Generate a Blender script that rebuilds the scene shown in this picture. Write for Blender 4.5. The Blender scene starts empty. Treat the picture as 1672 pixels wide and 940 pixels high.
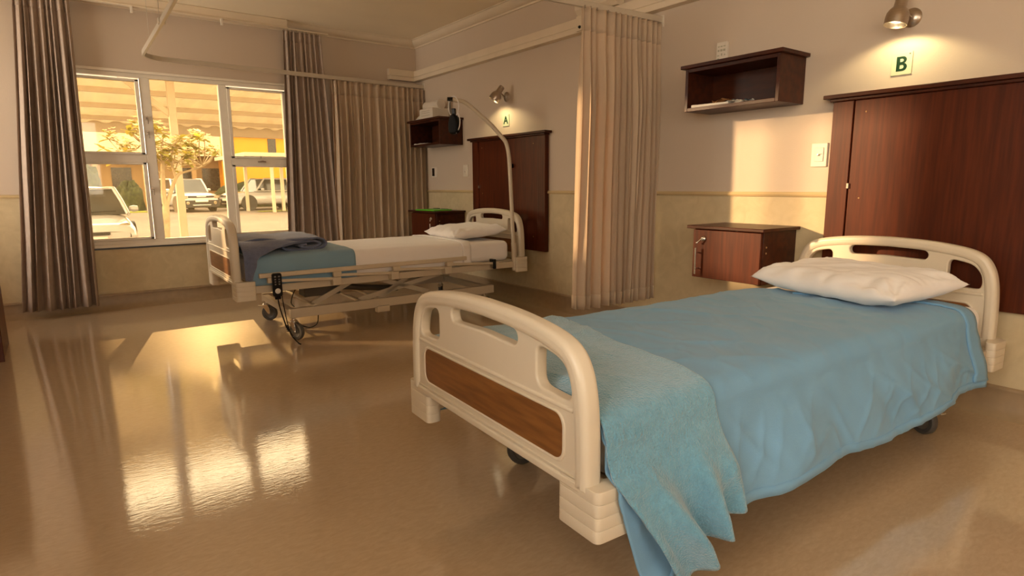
import bpy, bmesh, math, random
from math import sin, cos, pi, radians, sqrt, exp
from mathutils import Vector, Matrix, noise

random.seed(7)
scene = bpy.context.scene
COL = scene.collection

# ------------------------------------------------------------------ materials
MATS = {}


def _sock(nt, node, name):
    return node.inputs[name]


def mat(name, col, rough=0.5, metal=0.0, var=0.0, vscale=8.0, bump=0.0, bscale=60.0, col2=None, stretch=None,
        coat=0.0, coat_rough=0.1, spec=0.5, emit=None, estr=0.0, trans=0.0, sheen=0.0, detail=4.0, subs=0.0, coat_ior=1.5):
    if name in MATS:
        return MATS[name]
    m = bpy.data.materials.new(name)
    m.use_nodes = True
    nt = m.node_tree
    b = nt.nodes['Principled BSDF']
    b.inputs['Base Color'].default_value = (*col, 1)
    b.inputs['Roughness'].default_value = rough
    b.inputs['Metallic'].default_value = metal
    b.inputs['Specular IOR Level'].default_value = spec
    b.inputs['Coat Weight'].default_value = coat
    b.inputs['Coat Roughness'].default_value = coat_rough
    b.inputs['Coat IOR'].default_value = coat_ior
    b.inputs['Sheen Weight'].default_value = sheen
    b.inputs['Transmission Weight'].default_value = trans
    if subs:
        b.inputs['Subsurface Weight'].default_value = subs
        b.inputs['Subsurface Radius'].default_value = (0.02, 0.015, 0.01)
    if emit:
        b.inputs['Emission Color'].default_value = (*emit, 1)
        b.inputs['Emission Strength'].default_value = estr
    tc = nt.nodes.new('ShaderNodeTexCoord')
    vec = tc.outputs['Object']
    if stretch:
        mp = nt.nodes.new('ShaderNodeMapping')
        mp.inputs['Scale'].default_value = stretch
        nt.links.new(vec, mp.inputs['Vector'])
        vec = mp.outputs['Vector']
    if var > 0 or col2:
        n = nt.nodes.new('ShaderNodeTexNoise')
        n.inputs['Scale'].default_value = vscale
        n.inputs['Detail'].default_value = detail
        nt.links.new(vec, n.inputs['Vector'])
        r = nt.nodes.new('ShaderNodeValToRGB')
        c2 = col2 or tuple(c * (1 - var) for c in col)
        r.color_ramp.elements[0].color = (*c2, 1)
        r.color_ramp.elements[1].color = (*col, 1)
        r.color_ramp.elements[0].position = 0.35
        r.color_ramp.elements[1].position = 0.65
        nt.links.new(n.outputs['Fac'], r.inputs['Fac'])
        nt.links.new(r.outputs['Color'], b.inputs['Base Color'])
    if bump > 0:
        n2 = nt.nodes.new('ShaderNodeTexNoise')
        n2.inputs['Scale'].default_value = bscale
        n2.inputs['Detail'].default_value = 3
        nt.links.new(vec, n2.inputs['Vector'])
        bp = nt.nodes.new('ShaderNodeBump')
        bp.inputs['Strength'].default_value = bump
        bp.inputs['Distance'].default_value = 0.01
        nt.links.new(n2.outputs['Fac'], bp.inputs['Height'])
        nt.links.new(bp.outputs['Normal'], b.inputs['Normal'])
    MATS[name] = m
    return m


def add_translucency(m, col, fac):
    nt = m.node_tree
    out = nt.nodes['Material Output']
    b = nt.nodes['Principled BSDF']
    t = nt.nodes.new('ShaderNodeBsdfTranslucent')
    t.inputs['Color'].default_value = (*col, 1)
    mx = nt.nodes.new('ShaderNodeMixShader')
    mx.inputs['Fac'].default_value = fac
    nt.links.new(b.outputs[0], mx.inputs[1])
    nt.links.new(t.outputs[0], mx.inputs[2])
    nt.links.new(mx.outputs[0], out.inputs['Surface'])
    return m


def wall_material():
    """painted plaster above the dado, mottled vinyl wainscot below it"""
    m = bpy.data.materials.new('wall_paint')
    m.use_nodes = True
    nt = m.node_tree
    b = nt.nodes['Principled BSDF']
    b.inputs['Roughness'].default_value = 0.55
    b.inputs['Specular IOR Level'].default_value = 0.35
    tc = nt.nodes.new('ShaderNodeTexCoord')
    geo = nt.nodes.new('ShaderNodeNewGeometry')
    sp = nt.nodes.new('ShaderNodeSeparateXYZ')
    nt.links.new(geo.outputs['Position'], sp.inputs[0])
    lt = nt.nodes.new('ShaderNodeMath')
    lt.operation = 'LESS_THAN'
    lt.inputs[1].default_value = 0.965
    nt.links.new(sp.outputs['Z'], lt.inputs[0])
    n = nt.nodes.new('ShaderNodeTexNoise')
    n.inputs['Scale'].default_value = 9
    n.inputs['Detail'].default_value = 6
    n.inputs['Distortion'].default_value = 1.2
    nt.links.new(tc.outputs['Object'], n.inputs['Vector'])
    r = nt.nodes.new('ShaderNodeValToRGB')
    r.color_ramp.elements[0].position = 0.3
    r.color_ramp.elements[0].color = (0.56, 0.45, 0.27, 1)
    r.color_ramp.elements[1].position = 0.75
    r.color_ramp.elements[1].color = (0.66, 0.54, 0.335, 1)
    nt.links.new(n.outputs['Fac'], r.inputs['Fac'])
    n3 = nt.nodes.new('ShaderNodeTexNoise')
    n3.inputs['Scale'].default_value = 1.5
    nt.links.new(tc.outputs['Object'], n3.inputs['Vector'])
    r3 = nt.nodes.new('ShaderNodeValToRGB')
    r3.color_ramp.elements[0].color = (0.575, 0.47, 0.365, 1)
    r3.color_ramp.elements[1].color = (0.615, 0.505, 0.395, 1)
    nt.links.new(n3.outputs['Fac'], r3.inputs['Fac'])
    mx = nt.nodes.new('ShaderNodeMix')
    mx.data_type = 'RGBA'
    nt.links.new(lt.outputs[0], mx.inputs['Factor'])
    nt.links.new(r3.outputs['Color'], mx.inputs['A'])
    nt.links.new(r.outputs['Color'], mx.inputs['B'])
    nt.links.new(mx.outputs['Result'], b.inputs['Base Color'])
    n2 = nt.nodes.new('ShaderNodeTexNoise')
    n2.inputs['Scale'].default_value = 140
    nt.links.new(tc.outputs['Object'], n2.inputs['Vector'])
    bp = nt.nodes.new('ShaderNodeBump')
    bp.inputs['Strength'].default_value = 0.12
    bp.inputs['Distance'].default_value = 0.005
    nt.links.new(n2.outputs['Fac'], bp.inputs['Height'])
    nt.links.new(bp.outputs['Normal'], b.inputs['Normal'])
    return m


def floor_material():
    m = bpy.data.materials.new('vinyl_floor')
    m.use_nodes = True
    nt = m.node_tree
    b = nt.nodes['Principled BSDF']
    tc = nt.nodes.new('ShaderNodeTexCoord')
    mp = nt.nodes.new('ShaderNodeMapping')
    mp.inputs['Scale'].default_value = (9, 26, 1)
    mp.inputs['Rotation'].default_value = (0, 0, 0.9)
    nt.links.new(tc.outputs['Object'], mp.inputs['Vector'])
    n = nt.nodes.new('ShaderNodeTexNoise')
    n.inputs['Scale'].default_value = 3.2
    n.inputs['Detail'].default_value = 8
    n.inputs['Roughness'].default_value = 0.62
    n.inputs['Distortion'].default_value = 0.6
    nt.links.new(mp.outputs[0], n.inputs['Vector'])
    r = nt.nodes.new('ShaderNodeValToRGB')
    r.color_ramp.elements[0].position = 0.32
    r.color_ramp.elements[0].color = (0.50, 0.365, 0.225, 1)
    r.color_ramp.elements[1].position = 0.72
    r.color_ramp.elements[1].color = (0.59, 0.44, 0.285, 1)
    nt.links.new(n.outputs['Fac'], r.inputs['Fac'])
    nt.links.new(r.outputs['Color'], b.inputs['Base Color'])
    b.inputs['Roughness'].default_value = 0.42
    b.inputs['Specular IOR Level'].default_value = 0.4
    b.inputs['Coat Weight'].default_value = 1.0
    b.inputs['Coat Roughness'].default_value = 0.055
    b.inputs['Coat IOR'].default_value = 2.1
    mp2 = nt.nodes.new('ShaderNodeMapping')
    mp2.inputs['Scale'].default_value = (10, 40, 1)
    mp2.inputs['Rotation'].default_value = (0, 0, 0.9)
    nt.links.new(tc.outputs['Object'], mp2.inputs['Vector'])
    n2 = nt.nodes.new('ShaderNodeTexNoise')
    n2.inputs['Scale'].default_value = 2.2
    n2.inputs['Detail'].default_value = 5
    nt.links.new(mp2.outputs[0], n2.inputs['Vector'])
    bp = nt.nodes.new('ShaderNodeBump')
    bp.inputs['Strength'].default_value = 0.06
    bp.inputs['Distance'].default_value = 0.006
    nt.links.new(n2.outputs['Fac'], bp.inputs['Height'])
    nt.links.new(bp.outputs['Normal'], b.inputs['Normal'])
    nt.links.new(bp.outputs['Normal'], b.inputs['Coat Normal'])
    return m


def glass_material(name='window_glass', tint=(1.0, 0.985, 0.95), veil=.05):
    m = bpy.data.materials.new(name)
    m.use_nodes = True
    nt = m.node_tree
    nt.nodes.remove(nt.nodes['Principled BSDF'])
    out = nt.nodes['Material Output']
    tr = nt.nodes.new('ShaderNodeBsdfTransparent')
    tr.inputs['Color'].default_value = (*tint, 1)
    gl = nt.nodes.new('ShaderNodeBsdfGlossy')
    gl.inputs['Roughness'].default_value = 0.02
    df = nt.nodes.new('ShaderNodeBsdfTranslucent')      # warm translucent layer over the pane
    df.inputs['Color'].default_value = (1.0, 0.78, 0.42, 1)
    fr = nt.nodes.new('ShaderNodeFresnel')
    fr.inputs['IOR'].default_value = 1.45
    m1 = nt.nodes.new('ShaderNodeMixShader')
    m1.inputs['Fac'].default_value = veil
    nt.links.new(tr.outputs[0], m1.inputs[1])
    nt.links.new(df.outputs[0], m1.inputs[2])
    mx = nt.nodes.new('ShaderNodeMixShader')
    nt.links.new(fr.outputs[0], mx.inputs['Fac'])
    nt.links.new(m1.outputs[0], mx.inputs[1])
    nt.links.new(gl.outputs[0], mx.inputs[2])
    nt.links.new(mx.outputs[0], out.inputs['Surface'])
    return m


M_wall = wall_material()
M_floor = floor_material()
M_glass = glass_material()
M_tint = glass_material('view_dimming_glass', (.86, .76, .58), .012)  # tint added to the glass to dim and warm the view outdoors
M_ceil = mat('ceiling_paint', (0.92, 0.80, 0.60), 0.8, var=0.04, vscale=2, bump=0.05, bscale=120)
M_trim = mat('cream_trim', (0.76, 0.64, 0.48), 0.45, var=0.05, vscale=5)
M_dado = mat('dado_wood', (0.60, 0.45, 0.24), 0.35, var=0.12, vscale=12, stretch=(1, 0.3, 1))
M_cove = mat('coved_skirting', (0.36, 0.25, 0.14), 0.45, var=0.12, vscale=20)
M_frame = mat('window_frame_paint', (0.84, 0.76, 0.63), 0.35, var=0.05, vscale=10)
M_sill = mat('sill_dark', (0.05, 0.045, 0.04), 0.4, var=0.2)
M_cream = mat('bed_plastic', (0.70, 0.61, 0.47), 0.33, var=0.03, vscale=3, spec=0.45, bump=0.02, bscale=260)
M_wood = mat('bed_wood_laminate', (0.26, 0.105, 0.028), 0.32, col2=(0.16, 0.060, 0.016), vscale=5, stretch=(6, 1.2, 14), detail=6)
M_metal = mat('bed_frame_paint', (0.60, 0.51, 0.38), 0.38, var=0.05, vscale=6, metal=0.1)
M_chrome = mat('chrome', (0.72, 0.68, 0.62), 0.22, metal=1.0, var=0.05)
M_nickel = mat('brushed_nickel', (0.50, 0.42, 0.34), 0.3, metal=1.0, var=0.12, vscale=30, stretch=(1, 1, 12))
M_rubber = mat('grey_rubber', (0.085, 0.078, 0.068), 0.6, var=0.2, vscale=30)
M_wheel = mat('wheel_centre', (0.17, 0.15, 0.125), 0.45, var=0.1)
M_black = mat('black_plastic', (0.010, 0.009, 0.009), 0.25, var=0.2, spec=0.25)
M_darkmetal = mat('dark_motor', (0.09, 0.07, 0.045), 0.5, var=0.2)
M_maho = mat('mahogany_veneer', (0.098, 0.020, 0.0055), 0.36, col2=(0.062, 0.0125, 0.004), vscale=3.0, stretch=(22, 22, 1.2),
             detail=8, coat=0.04, coat_rough=0.25, spec=0.22)
M_maho2 = mat('mahogany_dark', (0.066, 0.016, 0.0055), 0.38, col2=(0.036, 0.009, 0.004), vscale=3.0, stretch=(10, 2, 10), detail=8,
              coat=0.04, coat_rough=0.25, spec=0.22)
M_white = mat('white_linen', (0.87, 0.83, 0.80), 0.8, var=0.02, vscale=6, bump=0.06, bscale=220, sheen=0.2)
M_blue = mat('blue_cotton', (0.175, 0.365, 0.555), 0.78, var=0.05, vscale=5, bump=0.10, bscale=420, sheen=0.15)
M_blue2 = mat('blue_draw_sheet', (0.20, 0.34, 0.46), 0.8, var=0.05, vscale=5, bump=0.1, bscale=380, sheen=0.15)
M_fleece = mat('turquoise_fleece', (0.145, 0.36, 0.50), 0.95, var=0.12, vscale=60, bump=0.65, bscale=190, sheen=0.6)
M_grey = mat('grey_blue_blanket', (0.135, 0.16, 0.265), 0.95, var=0.15, vscale=50, bump=0.5, bscale=200, sheen=0.5)
M_tan = mat('tan_towel', (0.42, 0.25, 0.11), 0.9, var=0.1, bump=0.3, bscale=150)
M_curt = mat('taupe_curtain', (0.46, 0.355, 0.28), 0.85, var=0.08, vscale=20, bump=0.1, bscale=400)
add_translucency(M_curt, (0.5, 0.34, 0.2), 0.16)
M_curt2 = mat('cream_curtain', (0.70, 0.57, 0.42), 0.85, var=0.05, vscale=15, bump=0.1, bscale=400)
add_translucency(M_curt2, (0.85, 0.64, 0.40), 0.36)
M_track = mat('track_aluminium', (0.60, 0.53, 0.43), 0.35, metal=0.3, var=0.05)
M_green = mat('sign_green', (0.003, 0.032, 0.010), 0.4, var=0.1)
M_sign = mat('sign_plate', (0.52, 0.56, 0.38), 0.35, var=0.04)
M_switch = mat('switch_white', (0.74, 0.66, 0.55), 0.4, var=0.03)
M_bulb = mat('lamp_bulb', (1, 0.95, 0.8), 0.4, emit=(1.0, 0.86, 0.55), estr=9, var=0.01)
M_paper = mat('paper_white', (0.78, 0.74, 0.66), 0.7, var=0.1, vscale=15)
M_orange = mat('paper_orange', (0.65, 0.30, 0.10), 0.6, var=0.4, vscale=18)
M_teal = mat('paper_teal', (0.20, 0.42, 0.48), 0.5, col2=(0.62, 0.55, 0.5), vscale=22)
M_folder = mat('green_folder', (0.12, 0.50, 0.03), 0.35, var=0.1)
M_ink = mat('print_ink', (0.10, 0.09, 0.07), 0.6, var=0.1)
# outdoors
M_tar = mat('driveway', (0.16, 0.122, 0.09), 0.85, var=0.2, vscale=1.2, bump=0.3, bscale=30)
M_lawn = mat('lawn', (0.30, 0.30, 0.02), 0.9, col2=(0.18, 0.20, 0.02), vscale=4)
M_car = mat('white_car_paint', (0.46, 0.445, 0.43), 0.2, coat=1.0, coat_rough=0.04, var=0.01)
M_carglass = mat('car_glass', (0.05, 0.055, 0.055), 0.08, spec=0.6, var=0.3, vscale=2)
M_bumper = mat('dark_bumper', (0.018, 0.016, 0.014), 0.5, var=0.2)
M_tyre = mat('tyre', (0.012, 0.011, 0.010), 0.8, var=0.2)
M_rim = mat('alloy_rim', (0.62, 0.58, 0.52), 0.3, metal=0.8, var=0.05)
M_lens = mat('headlight_lens', (0.42, 0.33, 0.20), 0.1, spec=0.6, col2=(0.14, 0.10, 0.05), vscale=22)
M_plate = mat('number_plate', (0.85, 0.80, 0.60), 0.4, var=0.05)
M_post = mat('carport_paint', (0.46, 0.37, 0.25), 0.5, var=0.06)
M_roof = mat('corrugated_sheet', (0.72, 0.66, 0.56), 0.45, var=0.15, vscale=3, metal=0.0)
add_translucency(M_roof, (1.0, 0.88, 0.68), 0.31)
M_yellow = mat('yellow_render', (0.60, 0.25, 0.006), 0.7, var=0.08, vscale=1.5)
M_ochre = mat('ochre_wall', (0.30, 0.18, 0.07), 0.7, var=0.1, vscale=1.5)
M_darkwin = mat('dark_glazing', (0.02, 0.016, 0.011), 0.2, var=0.3)
M_tile = mat('roof_tile', (0.42, 0.28, 0.16), 0.7, var=0.2, vscale=10)
M_bark = mat('frangipani_bark', (0.42, 0.33, 0.20), 0.8, var=0.25, vscale=14, bump=0.4, bscale=40)
M_leaf = mat('frangipani_leaf', (0.22, 0.24, 0.04), 0.5, col2=(0.12, 0.15, 0.02), vscale=6)
add_translucency(M_leaf, (0.70, 0.55, 0.08), 0.35)
M_flower = mat('frangipani_flower', (0.92, 0.86, 0.66), 0.6, var=0.05)
add_translucency(M_flower, (1.0, 0.9, 0.6), 0.35)
M_hedge = mat('dark_hedge', (0.05, 0.058, 0.014), 0.9, col2=(0.012, 0.018, 0.005), vscale=9, bump=1.0, bscale=12)


# ------------------------------------------------------------------ geometry helpers
class MB:
    def __init__(self):
        self.bm = bmesh.new()

    def bx(self, x0, x1, y0, y1, z0, z1, M=None):
        vs = [Vector((x, y, z)) for x in (x0, x1) for y in (y0, y1) for z in (z0, z1)]
        if M is not None:
            vs = [M @ v for v in vs]
        v = [self.bm.verts.new(p) for p in vs]
        for f in ((0, 1, 3, 2), (4, 6, 7, 5), (0, 4, 5, 1), (2, 3, 7, 6), (0, 2, 6, 4), (1, 5, 7, 3)):
            self.bm.faces.new([v[i] for i in f])
        return self

    def bar(self, p0, p1, w, h, up=(0, 0, 1)):
        """rectangular bar between two points"""
        p0, p1 = Vector(p0), Vector(p1)
        d = (p1 - p0)
        L = d.length
        d.normalize()
        s = d.cross(Vector(up))
        if s.length < 1e-4:
            s = d.cross(Vector((0, 1, 0)))
        s.normalize()
        u = s.cross(d)
        M = Matrix(((d.x, s.x, u.x, p0.x), (d.y, s.y, u.y, p0.y), (d.z, s.z, u.z, p0.z), (0, 0, 0, 1)))
        return self.bx(0, L, -w / 2, w / 2, -h / 2, h / 2, M)

    def tube(self, pts, r, seg=10, caps=True, section=None):
        pts = [Vector(p) for p in pts]
        n = len(pts)
        rs = r if isinstance(r, (list, tuple)) else [r] * n
        rings = []
        t0 = (pts[1] - pts[0]).normalized()
        ref = Vector((0, 0, 1)) if abs(t0.z) < 0.9 else Vector((1, 0, 0))
        s = t0.cross(ref).normalized()
        for i in range(n):
            if i == 0:
                t = pts[1] - pts[0]
            elif i == n - 1:
                t = pts[-1] - pts[-2]
            else:
                t = (pts[i + 1] - pts[i]).normalized() + (pts[i] - pts[i - 1]).normalized()
            t.normalize()
            s = (s - t * s.dot(t)).normalized()
            u = s.cross(t)
            k = 1.0
            if 0 < i < n - 1:
                c = (pts[i + 1] - pts[i]).normalized().dot(t)
                k = 1 / max(c, 0.5)
            if section:
                ring = [self.bm.verts.new(pts[i] + s * (a * k) + u * b) for a, b in section]
            else:
                ring = [self.bm.verts.new(pts[i] + (s * cos(2 * pi * j / seg) + u * sin(2 * pi * j / seg)) * rs[i]) for j in range(seg)]
            rings.append(ring)
        m = len(rings[0])
        for i in range(n - 1):
            for j in range(m):
                self.bm.faces.new((rings[i][j], rings[i][(j + 1) % m], rings[i + 1][(j + 1) % m], rings[i + 1][j]))
        if caps:
            self.bm.faces.new(rings[0][::-1])
            self.bm.faces.new(rings[-1])
        return self

    def lathe(self, prof, M=None, seg=24):
        """prof: list of (r, z), revolved about local z, placed by M"""
        M = M or Matrix()
        rings = []
        for r, z in prof:
            if r < 1e-6:
                rings.append([self.bm.verts.new(M @ Vector((0, 0, z)))])
            else:
                rings.append([self.bm.verts.new(M @ Vector((r * cos(2 * pi * j / seg), r * sin(2 * pi * j / seg), z))) for j in range(seg)])
        for a, b in zip(rings[:-1], rings[1:]):
            for j in range(seg):
                k = (j + 1) % seg
                if len(a) == 1 and len(b) > 1:
                    self.bm.faces.new((a[0], b[j], b[k]))
                elif len(b) == 1 and len(a) > 1:
                    self.bm.faces.new((a[j], a[k], b[0]))
                elif len(a) > 1:
                    self.bm.faces.new((a[j], a[k], b[k], b[j]))
        return self

    def grid(self, fn, nu, nv, cu=False):
        vs = [[self.bm.verts.new(Vector(fn(i / nu, j / nv))) for j in range(nv + 1)] for i in range(nu + (0 if cu else 1))]
        N = len(vs)
        for i in range(nu):
            for j in range(nv):
                a, b = vs[i], vs[(i + 1) % N]
                self.bm.faces.new((a[j], b[j], b[j + 1], a[j + 1]))
        return self

    def prism(self, poly, z0, z1, M=None):
        M = M or Matrix()
        lo = [self.bm.verts.new(M @ Vector((x, y, z0))) for x, y in poly]
        hi = [self.bm.verts.new(M @ Vector((x, y, z1))) for x, y in poly]
        n = len(poly)
        for i in range(n):
            self.bm.faces.new((lo[i], lo[(i + 1) % n], hi[(i + 1) % n], hi[i]))
        self.bm.faces.new(lo[::-1])
        self.bm.faces.new(hi)
        return self

    def plate(self, loops, half, bevel, M, res=3):
        """2D outline with holes, extruded and rounded"""
        cu = bpy.data.curves.new('tmp', 'CURVE')
        cu.dimensions = '2D'
        cu.fill_mode = 'BOTH'
        cu.extrude = max(half - bevel, 0.0005)
        cu.bevel_depth = bevel
        cu.bevel_resolution = res
        cu.offset = -bevel
        for lp in loops:
            s = cu.splines.new('POLY')
            s.points.add(len(lp) - 1)
            for p, (x, y) in zip(s.points, lp):
                p.co = (x, y, 0, 1)
            s.use_cyclic_u = True
        o = bpy.data.objects.new('tmp', cu)
        COL.objects.link(o)
        dg = bpy.context.evaluated_depsgraph_get()
        me = bpy.data.meshes.new_from_object(o.evaluated_get(dg))
        me.transform(M)
        self.bm.from_mesh(me)
        bpy.data.objects.remove(o)
        bpy.data.curves.remove(cu)
        bpy.data.meshes.remove(me)
        return self

    def text(self, body, size, depth, M, bold=0.0):
        cu = bpy.data.curves.new('tmp', 'FONT')
        cu.body = body
        cu.size = size
        cu.extrude = depth
        cu.offset = bold
        cu.align_x = 'CENTER'
        cu.align_y = 'CENTER'
        o = bpy.data.objects.new('tmp', cu)
        COL.objects.link(o)
        dg = bpy.context.evaluated_depsgraph_get()
        me = bpy.data.meshes.new_from_object(o.evaluated_get(dg))
        me.transform(M)
        self.bm.from_mesh(me)
        bpy.data.objects.remove(o)
        bpy.data.curves.remove(cu)
        bpy.data.meshes.remove(me)
        return self

    def build(self, name, material, parent=None, loc=(0, 0, 0), rz=0.0, bevel=0.0, bseg=2, smooth=35, subsurf=0, solid=0.0, weld=False):
        if weld:
            bmesh.ops.remove_doubles(self.bm, verts=self.bm.verts, dist=1e-5)
        bmesh.ops.recalc_face_normals(self.bm, faces=self.bm.faces)
        me = bpy.data.meshes.new(name)
        self.bm.to_mesh(me)
        self.bm.free()
        o = bpy.data.objects.new(name, me)
        COL.objects.link(o)
        me.materials.append(material)
        if smooth:
            me.shade_smooth()
            me.set_sharp_from_angle(angle=radians(smooth))
        o.location = loc
        o.rotation_euler = (0, 0, rz)
        if parent is not None:
            o.parent = parent
        if solid:
            md = o.modifiers.new('solid', 'SOLIDIFY')
            md.thickness = solid
            md.offset = 0
        if bevel:
            md = o.modifiers.new('bevel', 'BEVEL')
            md.width = bevel
            md.segments = bseg
            md.limit_method = 'ANGLE'
            md.angle_limit = radians(40)
        if subsurf:
            md = o.modifiers.new('sub', 'SUBSURF')
            md.levels = md.render_levels = subsurf
        return o


def thing(name, label, cat, loc=(0, 0, 0), rz=0.0, group=None):
    o = bpy.data.objects.new(name, None)
    COL.objects.link(o)
    o.location = loc
    o.rotation_euler = (0, 0, rz)
    o.empty_display_size = 0.1
    o['label'] = label
    o['category'] = cat
    if group:
        o['group'] = group
    return o


def tag(o, label, cat, group=None, kind=None):
    o['label'] = label
    o['category'] = cat
    if group:
        o['group'] = group
    if kind:
        o['kind'] = kind
    return o


def struct(o, label=None):
    o['kind'] = 'structure'
    if label:
        o['label'] = label
    return o


def rrect(x0, x1, y0, y1, r, n=6):
    out = []
    for cx, cy, a0 in ((x1 - r, y1 - r, 0), (x0 + r, y1 - r, pi / 2), (x0 + r, y0 + r, pi), (x1 - r, y0 + r, 3 * pi / 2)):
        for i in range(n + 1):
            a = a0 + pi / 2 * i / n
            out.append((cx + r * cos(a), cy + r * sin(a)))
    return out


def round_poly(pts, r, n=6):
    out = []
    N = len(pts)
    for i in range(N):
        p = Vector(pts[i])
        a = Vector(pts[i - 1]) - p
        b = Vector(pts[(i + 1) % N]) - p
        ra = min(r, a.length * 0.48)
        rb = min(r, b.length * 0.48)
        p0 = p + a.normalized() * ra
        p1 = p + b.normalized() * rb
        for k in range(n + 1):
            t = k / n
            q = p0 * (1 - t) ** 2 + p * 2 * t * (1 - t) + p1 * t * t
            out.append((q.x, q.y))
    return out


def catmull(pts, n=6):
    P = [Vector(p) for p in pts]
    out = []
    for i in range(len(P) - 1):
        p0 = P[max(i - 1, 0)]
        p1, p2 = P[i], P[i + 1]
        p3 = P[min(i + 2, len(P) - 1)]
        for k in range(n):
            t = k / n
            out.append(0.5 * ((2 * p1) + (p2 - p0) * t + (2 * p0 - 5 * p1 + 4 * p2 - p3) * t * t + (3 * p1 - p0 - 3 * p2 + p3) * t ** 3))
    out.append(P[-1])
    return out


def nz(x, y, z=0.0):
    return noise.noise(Vector((x, y, z)))


def sstep(a, b, x):
    t = max(0.0, min(1.0, (x - a) / (b - a)))
    return t * t * (3 - 2 * t)


# ------------------------------------------------------------------ room shell
XL, YF, ZC = -4.3, -8.6, 2.56
WX0, WX1, WZ0, WZ1 = -3.22, -1.37, 0.552, 1.985      # the garden window
b = MB().bx(XL - .2, .2, YF - .2, .2, -.12, 0)
struct(b.build('floor', M_floor, smooth=0))
b = MB().bx(XL - .2, .2, YF - .2, .2, ZC, ZC + .12)
struct(b.build('ceiling', M_ceil, smooth=0))
b = MB().bx(0, .2, YF - .2, .2, 0, ZC)
struct(b.build('wall_right', M_wall, smooth=0))
b = MB()
b.bx(XL, WX0, 0, .2, 0, ZC).bx(WX1, 0, 0, .2, 0, ZC).bx(WX0, WX1, 0, .2, 0, WZ0).bx(WX0, WX1, 0, .2, WZ1, ZC)
struct(b.build('wall_back', M_wall, smooth=0))
# left wall and wall behind the camera, with unseen windows added to let in daylight
b = MB()
b.bx(XL - .2, XL, -.15, .2, 0, ZC).bx(XL - .2, XL, -1.5, -.15, 0, .5).bx(XL - .2, XL, -1.5, -.15, 2.48, ZC)
b.bx(XL - .2, XL, -5.2, -1.5, 0, ZC).bx(XL - .2, XL, -8.3, -5.2, 0, 1.05).bx(XL - .2, XL, -8.3, -5.2, 2.45, ZC)
b.bx(XL - .2, XL, YF - .2, -8.3, 0, ZC)
struct(b.build('wall_left', M_wall, smooth=0))
b = MB()
b.bx(XL, -3.9, YF - .2, YF, 0, ZC).bx(-3.9, -2.5, YF - .2, YF, 0, .85).bx(-3.9, -2.5, YF - .2, YF, 2.35, ZC).bx(-2.5, 0, YF - .2, YF, 0, ZC)
struct(b.build('wall_front', M_wall, smooth=0))

# cornices: profile in (distance from wall, z)
CP = [(0, 2.487), (.012, 2.487), (.016, 2.500), (.030, 2.503), (.055, 2.517), (.072, 2.540), (.078, 2.552), (.088, 2.554), (.090, ZC), (0, ZC)]
b = MB().prism([(d, z) for d, z in CP], -YF, 0, Matrix(((-1, 0, 0, 0), (0, 0, -1, 0), (0, 1, 0, 0), (0, 0, 0, 1))))
struct(b.build('trim_1', M_trim, smooth=30))
b = MB().prism([(d, z) for d, z in CP], XL, 0, Matrix(((0, 0, 1, 0), (-1, 0, 0, 0), (0, 1, 0, 0), (0, 0, 0, 1))))
struct(b.build('trim_2', M_trim, smooth=30))
# dado rails
DP = [(0, .958), (.012, .960), (.017, .970), (.012, .978), (.010, .984), (0, .986)]
b = MB().prism(DP, -YF, 0, Matrix(((-1, 0, 0, 0), (0, 0, -1, 0), (0, 1, 0, 0), (0, 0, 0, 1))))
struct(b.build('trim_3', M_dado, smooth=30))
for k, (xa, xb) in enumerate(((XL, WX0), (WX1, 0))):
    b = MB().prism(DP, xa, xb, Matrix(((0, 0, 1, 0), (-1, 0, 0, 0), (0, 1, 0, 0), (0, 0, 0, 1))))
    struct(b.build('trim_%d' % (4 + k), M_dado, smooth=30))
# coved skirting with a bead on top
SP = [(0, 0), (.05, 0), (.042, .006), (.022, .022), (.010, .05), (.006, .10), (.006, .118), (.014, .120), (.015, .130), (.010, .136), (0, .137)]
b = MB().prism(SP, -YF, 0, Matrix(((-1, 0, 0, 0), (0, 0, -1, 0), (0, 1, 0, 0), (0, 0, 0, 1))))
struct(b.build('baseboard_right', M_cove, smooth=50))
b = MB().prism(SP, XL, 0, Matrix(((0, 0, 1, 0), (-1, 0, 0, 0), (0, 1, 0, 0), (0, 0, 0, 1))))
struct(b.build('baseboard_back', M_cove, smooth=50))
# cable trunking along the bedhead wall and its return on the window wall
b = MB()
b.bx(-.058, 0, YF, -.05, 2.183, 2.246).bx(-.064, 0, YF, -.05, 2.140, 2.181).bx(-.345, 0, -.05, 0, 2.183, 2.250).bx(-.345, 0, -.056, 0, 2.140, 2.181)
struct(b.build('trim_6', M_trim, bevel=.003))


# ------------------------------------------------------------------ windows
def window(name, frame, rects, panes, glass, mullions=()):
    pass


w = bpy.data.objects.new('window_1', None)
COL.objects.link(w)
struct(w)
FY0, FY1 = .015, .075
b = MB()
b.bx(WX0, WX1, FY0, FY1, WZ1 - .035, WZ1).bx(WX0, WX1, FY0, FY1, WZ0, WZ0 + .034)
b.bx(WX0, WX0 + .05, FY0, FY1, WZ0 + .034, WZ1 - .035).bx(WX1 - .05, WX1, FY0, FY1, WZ0 + .034, WZ1 - .035)
b.bx(-2.628, -2.552, FY0, FY1, WZ0 + .034, WZ1 - .035).bx(-2.010, -1.945, FY0, FY1, WZ0 + .034, WZ1 - .035)
b.bx(WX0 + .05, -2.628, FY0, FY1, 1.245, 1.318).bx(-1.945, WX1 - .05, FY0, FY1, 1.232, 1.302)
b.build('window_frame', M_frame, w, bevel=.004)


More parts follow.
